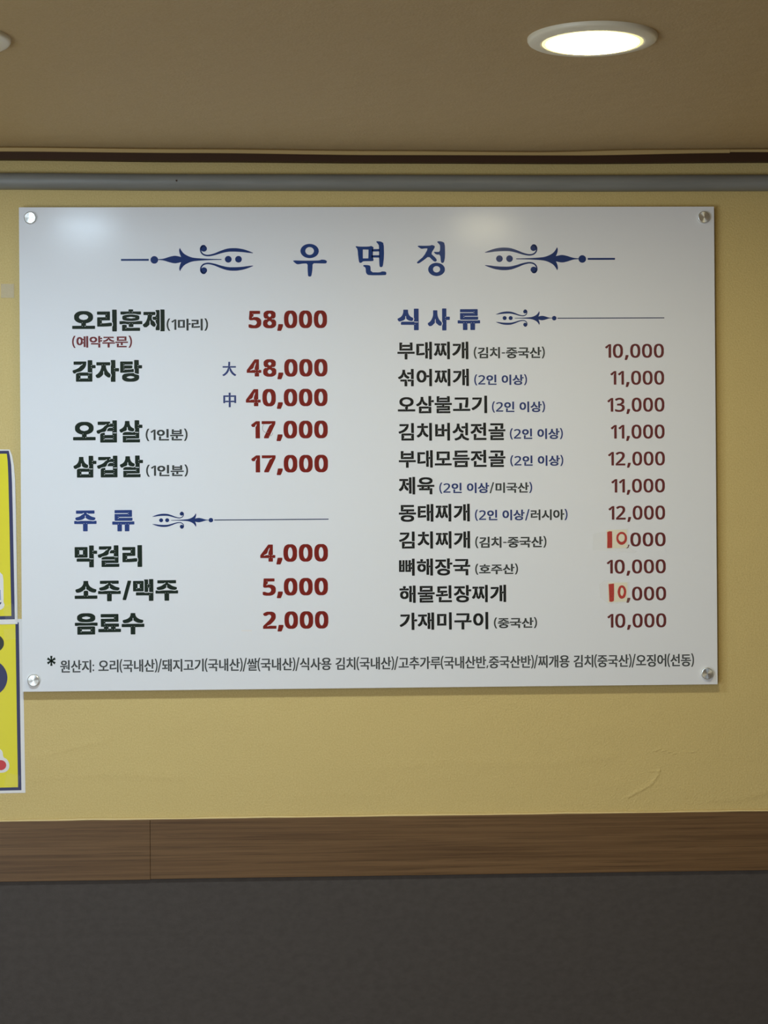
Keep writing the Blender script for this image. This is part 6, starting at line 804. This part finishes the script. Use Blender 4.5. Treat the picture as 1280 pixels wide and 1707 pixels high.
def print_text(part, style, text, ink, x0, x1, z0, z1):
    """letters whose ink spans x0..x1 and z0..z1 (millimetres on the board)"""
    lay = layout(style, text)
    ex = [(x + bbox(k)[0] * s, x + bbox(k)[1] * s) for k, x, y, s, i in lay]
    ref = [(y + bbox(k)[2] * s, y + bbox(k)[3] * s) for k, x, y, s, i in lay if k[1] not in ',/']
    a, b = min(e[0] for e in ex), max(e[1] for e in ex)
    c, d = min(e[0] for e in ref), max(e[1] for e in ref)
    sx, sz = (x1 - x0) / (b - a) / 1000, (z1 - z0) / (d - c) / 1000
    marks = ink if set(ink) <= set('kb') else None
    bms = {}
    for k, x, y, s, i in lay:
        name = ink
        if marks:
            name = {'k': 'ink_note', 'b': 'ink_blue'}[marks[i - text[:i].count(' ') * 0] if len(marks) > 1 else marks]
        bm = bms.setdefault(name, bmesh.new())
        put(bm, plate(k), lambda u, v: x0 / 1000 + (x + u * s - a) * sx, lambda u, v: z0 / 1000 + (y + v * s - c) * sz,
            Y_FRONT - INK / 2 + 0.00005)
    names = sorted(bms)
    root = bms[names[0]]
    me_objs = []
    for n in names:
        o = obj(part, bms[n], n, None)
        me_objs.append(o)
    o = me_objs[0]
    if len(me_objs) > 1:                                # two inks in one printed line: one mesh, two material slots
        bm = bmesh.new()
        bm.from_mesh(o.data)
        for j, q in enumerate(me_objs[1:], 1):
            nf = len(bm.faces)
            bm.from_mesh(q.data)
            bm.faces.ensure_lookup_table()
            for f in bm.faces[nf:]:
                f.material_index = j
            o.data.materials.append(q.data.materials[0])
        bm.to_mesh(o.data)
        bm.free()
        for q in me_objs[1:]:
            bpy.data.objects.remove(q)
    o.parent = board
    return o


for part, style, text, ink, x0, x1, z0, z1 in ROWS:
    o = print_text(part, style, text, ink, x0, x1, z0, z1)
    o['label'] = COLOUR[ink] + ' printed ' + part.replace('_', ' ')


# the restaurant's name, brush lettering; outlines in eighths of a unit, y down
def fit_marks(part, shapes, ink, x0, x1, z0, z1, mirror=False, box=None):
    pts = [p for s in shapes for l in s for p in l]
    a, b = (box[0], box[1]) if box else (min(p[0] for p in pts), max(p[0] for p in pts))
    c, d = (box[2], box[3]) if box else (min(p[1] for p in pts), max(p[1] for p in pts))
    bm = bmesh.new()
    for s in shapes:
        pl = fill2d(s, INK)
        fx = (lambda u, v: (x1 - (u - a) / (b - a) * (x1 - x0)) / 1000) if mirror else \
             (lambda u, v: (x0 + (u - a) / (b - a) * (x1 - x0)) / 1000)
        put(bm, pl, fx, lambda u, v: (z1 - (v - c) / (d - c) * (z1 - z0)) / 1000, Y_FRONT - INK / 2 + 0.00005)
    return obj(part, bm, ink, board)


TITLE_SHAPES = {
    'title_u': [
        [ellipse(290, 226, 121, 95), ellipse(290, 226, 57, 52)],
        [chaikin([(68, 358), (85, 350), (180, 354), (300, 354), (420, 352), (445, 340), (495, 345), (520, 362), (510, 388), (495, 393),
                  (400, 390), (328, 390), (326, 470), (312, 555), (300, 567), (278, 566), (266, 555), (262, 470), (262, 392),
                  (200, 393), (130, 405), (105, 392)], 1)]],
    'title_myeon': [
        [chaikin([(903, 170), (912, 160), (945, 168), (1085, 168), (1110, 157), (1145, 178), (1137, 200), (1130, 300), (1142, 345), (1135, 362),
                  (1000, 362), (990, 378), (965, 386), (948, 375), (938, 300), (930, 200)], 1), [(1000, 206), (1075, 208), (1072, 325), (1000, 325)]],
        [[(1120, 202), (1225, 200), (1225, 232), (1120, 234)]],
        [[(1115, 283), (1225, 282), (1225, 315), (1115, 313)]],
        [chaikin([(1175, 102), (1190, 96), (1240, 100), (1278, 122), (1281, 300), (1265, 425), (1252, 441), (1230, 441), (1218, 428),
                  (1214, 300), (1215, 155), (1200, 130)], 1)],
        [chaikin([(1000, 425), (1010, 412), (1060, 413), (1100, 422), (1103, 510), (1225, 512), (1250, 498), (1295, 500), (1310, 515), (1308, 540),
                  (1295, 549), (1080, 550), (1050, 535), (1038, 510), (1035, 450), (1020, 438)], 1)]],
    'title_jeong': [
        [chaikin([(690, 165), (700, 156), (780, 158), (860, 156), (880, 147), (915, 158), (922, 176), (868, 262), (905, 296), (930, 320), (946, 350),
                  (938, 364), (918, 370), (896, 358), (838, 297), (770, 350), (715, 388), (690, 394), (680, 380), (690, 366), (770, 300),
                  (830, 194), (790, 192), (745, 200), (725, 190)], 1)],
        [chaikin([(900, 238), (940, 240), (986, 238), (990, 150), (965, 125), (950, 108), (962, 97), (1010, 100), (1053, 122), (1055, 300), (1040, 378),
                  (1018, 389), (998, 376), (990, 275), (935, 276)], 1)],
        [ellipse(940, 472, 111, 88), ellipse(940, 470, 47, 42)]],
}
for name, x0, x1, z0, z1 in [('title_u', -131.3, -73.0, 295.1, 351.5), ('title_myeon', -23.4, 29.3, 297.1, 355.8), ('title_jeong', 82.4, 131.1, 295.5, 355.7)]:
    o = fit_marks('title_letter', TITLE_SHAPES[name], 'ink_title', x0, x1, z0, z1)
    o['label'] = 'navy brush style title letter'


def ornament_shapes(with_line):
    S = []
    if with_line:
        S.append([[(62, 219), (309, 219), (309, 236), (62, 236)]])
    S.append([ellipse(358, 228, 34, 34)])
    up = spline([(392, 222), (440, 217), (500, 199), (545, 192), (596, 202)], 6)
    tip = spline([(596, 202), (583, 170), (579, 140), (586, 121)], 5)[1:]
    back = spline([(586, 121), (602, 150), (632, 180), (690, 206), (760, 215), (860, 220), (955, 222)], 6)[1:]
    top = up + tip + back
    S.append([top + [(x, 451 - y) for x, y in reversed(top)]])
    curl = spline([(818, 118, 3), (806, 102, 9), (786, 103, 13), (770, 124, 12), (773, 156, 12), (795, 181, 13), (835, 190, 14),
                   (890, 180, 17), (950, 159, 23), (1010, 143, 29), (1075, 140, 32), (1140, 146, 27), (1195, 158, 17), (1236, 168, 4)], 6)
    for sgn in (1, -1):
        S.append([[(x, y if sgn > 0 else 451 - y) for x, y in stroke(curl)]])
        S.append([ellipse(798, 128 if sgn > 0 else 323, 28, 27)])
    S.append([ellipse(1015, 224, 30, 30)])
    S.append([ellipse(1106, 224, 30, 30)])
    return S


a0, a1, a2, a3 = [-557.5, -542.6, -371.1, -354.0]
arms = []
for k in range(3):
    a = math.pi / 2 + k * math.pi / 3
    c, s = math.cos(a), math.sin(a)
    arms.append([[(p * c - w * s, p * s + w * c) for p, w in ((-10, -2.6), (-3, -1.6), (3, -1.6), (10, -2.6), (10, 2.6), (3, 1.6), (-3, 1.6), (-10, 2.6))]])
o = fit_marks('asterisk_mark', arms, 'ink_green', a0, a1, a2, a3)
o['label'] = 'blackish green asterisk before the origin notice'
for size, mirrored, x0, x1, z0, z1 in [('big', 0, -426.5, -200.1, 300.3, 349.6), ('big', 1, 200.2, 426.2, 300.2, 349.7), ('small', 1, -375.8, -271.8, -137.5, -108.7), ('small', 1, 218.5, 323.6, 207.6, 237.0)]:
    big = size == 'big'
    o = fit_marks('ornament', ornament_shapes(big), 'ink_navy', x0, x1, z0, z1, bool(mirrored), (62 if big else 324, 1236, 97, 354))
    o['label'] = ('large' if big else 'small') + ' navy scroll and arrow ornament'
for x0, x1, z0, z1 in [[-269.9, -73.4, -124.0, -122.4], [325.2, 511.5, 221.1, 222.7]]:
    bm = bmesh.new()
    add_box(bm, x0 / 1000, x1 / 1000, Y_FRONT - INK, Y_FRONT + 0.00005, z0 / 1000, z1 / 1000)
    o = obj('rule_line', bm, 'ink_rule', board)
    o['label'] = 'thin dark blue line after the ornament'


# hand written corrections taped over two prices
def correction(paper, one, zero, rz, tape, label):
    pap = [(p[0] / 1000, p[1] / 1000) for p in paper]
    bm = bmesh.new()
    put(bm, fill2d([pap], 0.0002), lambda u, v: u, lambda u, v: v, Y_FRONT - 0.0001)
    pt = obj('price_patch', bm, 'paper', board)
    pt['label'] = label
    bm = bmesh.new()
    put(bm, fill2d([[(p[0] / 1000, p[1] / 1000) for p in one]], 0.0002), lambda u, v: u, lambda u, v: v, Y_FRONT - 0.00028)
    cx_, cz_, rx, rzz, w = zero
    rnd = random.Random(int(cx_ * 10))
    outer = [(x / 1000, z / 1000) for x, z in chaikin([(x + rnd.uniform(-.35, .35), z + rnd.uniform(-.35, .35)) for x, z in ellipse(cx_, cz_, rx, rzz, 14)], 1)]
    inner = [(x / 1000, z / 1000) for x, z in chaikin([(x + rnd.uniform(-.35, .35), z + rnd.uniform(-.35, .35)) for x, z in ellipse(cx_, cz_ + 0.4, rx - w, rzz - w * 1.05, 12)], 1)]
    put(bm, fill2d([outer, inner], 0.0002), lambda u, v: u, lambda u, v: v, Y_FRONT - 0.00028)
    d = obj('handwritten_digits', bm, 'marker', pt)
    d['label'] = 'red marker handwritten 10'
    bm = bmesh.new()
    put(bm, fill2d([[(p[0] / 1000, p[1] / 1000) for p in tape]], 0.0001), lambda u, v: u, lambda u, v: v, Y_FRONT - 0.00048)
    t = obj('clear_tape', bm, 'tape', pt)
    t['label'] = 'yellowed see-through tape'


correction([(408, -145.6), (443.5, -145.0), (444.0, -176.5), (408.0, -177.8)],
           [(409.0, -149.4), (412.5, -147.6), (417.5, -148.0), (417.8, -163), (417.5, -176.6), (412, -177.0), (408.8, -176.8), (409.2, -162)],
           (434.2, -160.0, 9.6, 11.4, 4.0), 0,
           [(384.5, -152.3), (396, -149.5), (446, -143.5), (447, -176), (459.5, -182.5), (458.8, -185.0), (383.5, -180.5)],
           'cream paper patch with red 10 above the other patch')
correction([(409.8, -237.2), (443.6, -236.8), (443.0, -269.5), (409.6, -271.4)],
           [(410.8, -239.4), (420.2, -238.4), (420.4, -255), (419.8, -268.6), (416, -270.2), (411.9, -269.4), (411.4, -255)],
           (434.0, -253.3, 7.6, 12.0, 4.4), 0,
           [(394, -240), (404, -232.5), (447.5, -235.5), (446.5, -272.0), (410, -274.0), (396, -262)],
           'cream paper patch with red 10 below the other patch')
# what still shows of the comma of the first corrected price
bm = bmesh.new()
put(bm, fill2d([[(.4452, -.1712), (.4478, -.1714), (.4462, -.1760), (.4440, -.1776), (.4420, -.1774), (.4418, -.1768), (.4436, -.1764), (.4450, -.1742)]], INK),
    lambda u, v: u, lambda u, v: v, Y_FRONT - INK / 2 + 0.00005)
obj('comma', bm, 'ink_maroon', board)
# thin pen scribble left on the 17,000 of the first pork belly line
bm = bmesh.new()
ring = [(-.1790 + .0072 * math.cos(a), .0345 + .0078 * math.sin(a), .0006) for a in [2.2 + 3.0 * i / 14 for i in range(15)]]
put(bm, fill2d([stroke(ring)], 0.0002), lambda u, v: u, lambda u, v: v, Y_FRONT - INK)
ring = [(-.1740 + .0058 * math.cos(a), .0270 + .0062 * math.sin(a), .0005) for a in [4.4 + 1.8 * i / 10 for i in range(11)]]
put(bm, fill2d([stroke(ring)], 0.0002), lambda u, v: u, lambda u, v: v, Y_FRONT - INK)
o = obj('pen_mark', bm, 'pencil', board)
o['label'] = 'faint thin pen scribble'
bm = bmesh.new()
add_box(bm, -.2250, -.2070, Y_FRONT - 0.0002, Y_FRONT, -.3150, -.3128)
o = obj('tape_scrap', bm, 'poster_white', board)
o['label'] = 'tiny sliver of white tape'

# ------------------------------------------------------------------ surface duct under the ceiling
prof = []
for k in range(13):
    a = math.pi * k / 12
    prof.append((-0.003 - 0.017 * math.sin(a) ** 0.8, 0.0142 * math.cos(a)))
prof = [(0.0, 0.0142)] + prof + [(0.0, -0.0142)]
pz = [(X0, 2.2130), (-.632, 2.2116), (-.304, 2.2094), (.36, 2.2074), (.695, 2.2080), (X1, 2.2085)]
duct = thing('cable_duct', 'long grey rounded plastic duct running along the wall above the menu sign', 'pipe', (0, 0, 2.21))
bm = bmesh.new()
add_profile_path(bm, prof, [(x, interp(pz, x) - 2.21) for x in cx])
obj('duct_cover', bm, 'pipe', duct, smooth=True)
bm = bmesh.new()
add_lathe(bm, [(0, -0.0012), (0.0012, -0.001), (0.0016, 0.0), (0, 0.001)], 'y', 16)
o = obj('nail_head', bm, 'gap_shade_nail', duct, loc=(-.3300, -0.0202, -0.0005))
o['label'] = 'tiny dark nail head'

# ------------------------------------------------------------------ recessed ceiling lamps
def downlight(label, x, y, mat, radius=0.0857):
    t = thing('downlight', label, 'ceiling light', (x, y, ZC), 'round recessed ceiling lamps')
    ri = radius * 0.778
    bm = bmesh.new()
    add_lathe(bm, [(radius, 0.0), (radius, -0.0030), (radius * 0.985, -0.0052), (radius * 0.96, -0.0064), (ri * 1.06, -0.0078), (ri * 1.012, -0.0080),
                   (ri, -0.0074), (ri, 0.0)], 'z', 96)
    obj('trim_ring', bm, 'trim_white', t, smooth=True)
    bm = bmesh.new()
    add_lathe(bm, [(ri * 0.925, -0.0080), (ri * 0.998, -0.0076), (ri * 0.998, -0.002), (ri * 0.925, -0.002), (ri * 0.925, -0.0080)], 'z', 96)
    o = obj('diffuser_rim', bm, 'lamp_rim', t, smooth=True)
    o['label'] = 'dimmer yellowish rim of the diffuser'
    bm = bmesh.new()
    add_lathe(bm, [(0, -0.0086), (ri * 0.5, -0.0085), (ri * 0.85, -0.0082), (ri * 0.923, -0.0079), (ri * 0.923, -0.001)], 'z', 96)
    o = obj('diffuser', bm, mat, t, smooth=True)
    o['label'] = 'glowing white diffuser'
    return t


downlight('round lit ceiling lamp with white ring, right of centre above the menu sign', 0.2709, -0.8063, 'lamp_warm')
downlight('ceiling lamp cut off by the left edge, only its white ring tip showing', -0.5784, -0.7986, 'lamp_cool')

# ------------------------------------------------------------------ posters taped left of the board
def curved(bm_plate, name, mat, parent, y, curl):
    bm = bmesh.new()
    vs, fs = bm_plate
    nv = [bm.verts.new((v[0], y - v[2] - curl(v[0], v[1]), v[1])) for v in vs]
    for f in fs:
        try:
            bm.faces.new([nv[i] for i in f])
        except ValueError:
            pass
    return obj(name, bm, mat, parent)


def flat(a, b):
    return 0.0


def dense(pts, n=10):
    out = []
    for (ax, az), (bx, bz) in zip(pts, pts[1:] + pts[:1]):
        out += [(ax + (bx - ax) * i / n, az + (bz - az) * i / n) for i in range(n)]
    return out


def poster(label, origin, sheet, navy, yellow, y):
    t = thing('poster', label, 'poster', origin, 'yellow posters on the wall')
    curved(fill2d([sheet], 0.0003), 'sheet', 'poster_white', t, y, flat)
    o = curved(fill2d([navy, yellow], 0.00008), 'border', 'poster_navy', t, y - 0.00025, flat)
    o['label'] = 'navy border line'
    o = curved(fill2d([yellow], 0.00008), 'printed_panel', 'poster_yellow', t, y - 0.00025, flat)
    o['label'] = 'bright yellow printed field'
    return t


def mark(parent, name, loops, mat, y, label):
    o = curved(fill2d(loops, 0.00006), name, mat, parent, y, flat)
    o['label'] = label


# upper sheet: local x from the frame-side edge of the visible strip, z from its bottom edge
PU = (-0.6380, 0.0, 1.4505)
PL = (-0.6380, 0.0, 1.1596)
q = 1.0345 / 1000                                     # one survey pixel on the wall
def loc(pts, x_ref, y_ref):
    return [((x - x_ref) * q, (y_ref - y) * q) for x, y in pts]


su = loc([(-175, 748), (17, 750), (21, 760), (24, 778), (25.6, 800), (26.6, 850), (27.3, 930), (28.2, 1040), (-175, 1042)], 0, 1040)
nu = loc([(-168, 751), (15.6, 752), (17.6, 762), (19.4, 776), (20.6, 805), (21.8, 880), (22.9, 970), (23.6, 1032), (-168, 1034)], 0, 1040)
yu = loc([(-163, 756), (12.3, 757), (13.6, 770), (14.5, 795), (15.9, 880), (17.0, 970), (18.0, 1026.5), (-163, 1028)], 0, 1040)
up_ = poster('upper yellow poster with navy border, left of the menu sign', PU, su, nu, yu, -0.0012)
mark(up_, 'white_shape', [loc([(-40, 957), (0, 954), (4, 958), (5.2, 966), (5.4, 985), (5.2, 1003), (7, 1008), (5, 1013), (1, 1016), (-40, 1016)], 0, 1040)],
     'poster_white', -0.0018, 'white rounded shape')
mark(up_, 'pale_blue_shape', [loc([(-36, 984), (0.6, 983), (1.2, 1000), (-36, 1002)], 0, 1040)], 'poster_blue', -0.0019, 'pale blue shape')
mark(up_, 'dark_stroke', [loc([(-36, 1004), (-2, 1004), (1.8, 1003), (1.2, 1006), (-2, 1009), (-36, 1009)], 0, 1040)], 'poster_navy', -0.0019, 'navy stroke')

sl = loc([(-175, 1034), (35.8, 1032.5), (36.6, 1100), (37.6, 1200), (39.0, 1321.5), (-175, 1324)], 0, 1322)
nl = loc([(-168, 1040), (30.0, 1038), (30.6, 1100), (31.3, 1200), (32.4, 1317), (-168, 1319)], 0, 1322)
yl = loc([(-163, 1043), (24.4, 1041), (25.2, 1130), (25.8, 1210), (26.8, 1312), (-163, 1314)], 0, 1322)
lo_ = poster('lower yellow poster with navy circle, tucked under the upper poster', PL, sl, nl, yl, -0.0004)
mark(lo_, 'dark_circle', [loc(ellipse(-11, 1072.5, 16.3, 15), 0, 1322)], 'poster_black', -0.0009, 'blackish round mark')
mark(lo_, 'navy_circle', [loc(ellipse(-20, 1130, 30.6, 30.6, 64), 0, 1322)], 'poster_navy', -0.0009, 'navy disc')
mark(lo_, 'white_shape', [loc(chaikin([(-30, 1246), (-4, 1247), (2, 1252), (2.6, 1262), (9, 1265), (13, 1273), (12, 1282), (6, 1287), (-4, 1288), (-30, 1288)], 2), 0, 1322)],
     'poster_white', -0.0009, 'white rounded shape')
mark(lo_, 'red_dot', [loc(ellipse(-1.5, 1275, 9.2, 8.4), 0, 1322)], 'poster_red', -0.0011, 'red dot')


def tape_piece(parent, x0, x1, z0, z1, y, rot=0.0):
    c, s = math.cos(rot), math.sin(rot)
    mx, mz = (x0 + x1) / 2, (z0 + z1) / 2
    pts = [(mx + (x - mx) * c - (z - mz) * s, mz + (x - mx) * s + (z - mz) * c) for x, z in ((x0, z0), (x1, z0), (x1, z1), (x0, z1))]
    o = curved(fill2d([pts], 0.0001), 'clear_tape', 'tape', parent, y, flat)
    o['label'] = 'piece of see-through tape'


tape_piece(up_, 0.006, 0.0250, 0.0080, 0.0330, -0.0021, 0.25)
tape_piece(lo_, 0.006, 0.0300, 0.0110, 0.0330, -0.0012, -0.2)
tape_piece(lo_, 0.006, 0.0260, 0.2640, 0.2830, -0.0012, 0.1)

scrap = thing('tape_strip', 'small scrap of old see-through tape on the wall left of the menu sign', 'tape', (-.6222, 0.0, 2.0233))
bm = bmesh.new()
add_box(bm, -.0112, .0112, -0.0018, -0.0008, -.0120, .0120)
obj('tape_film', bm, 'tape_old', scrap)
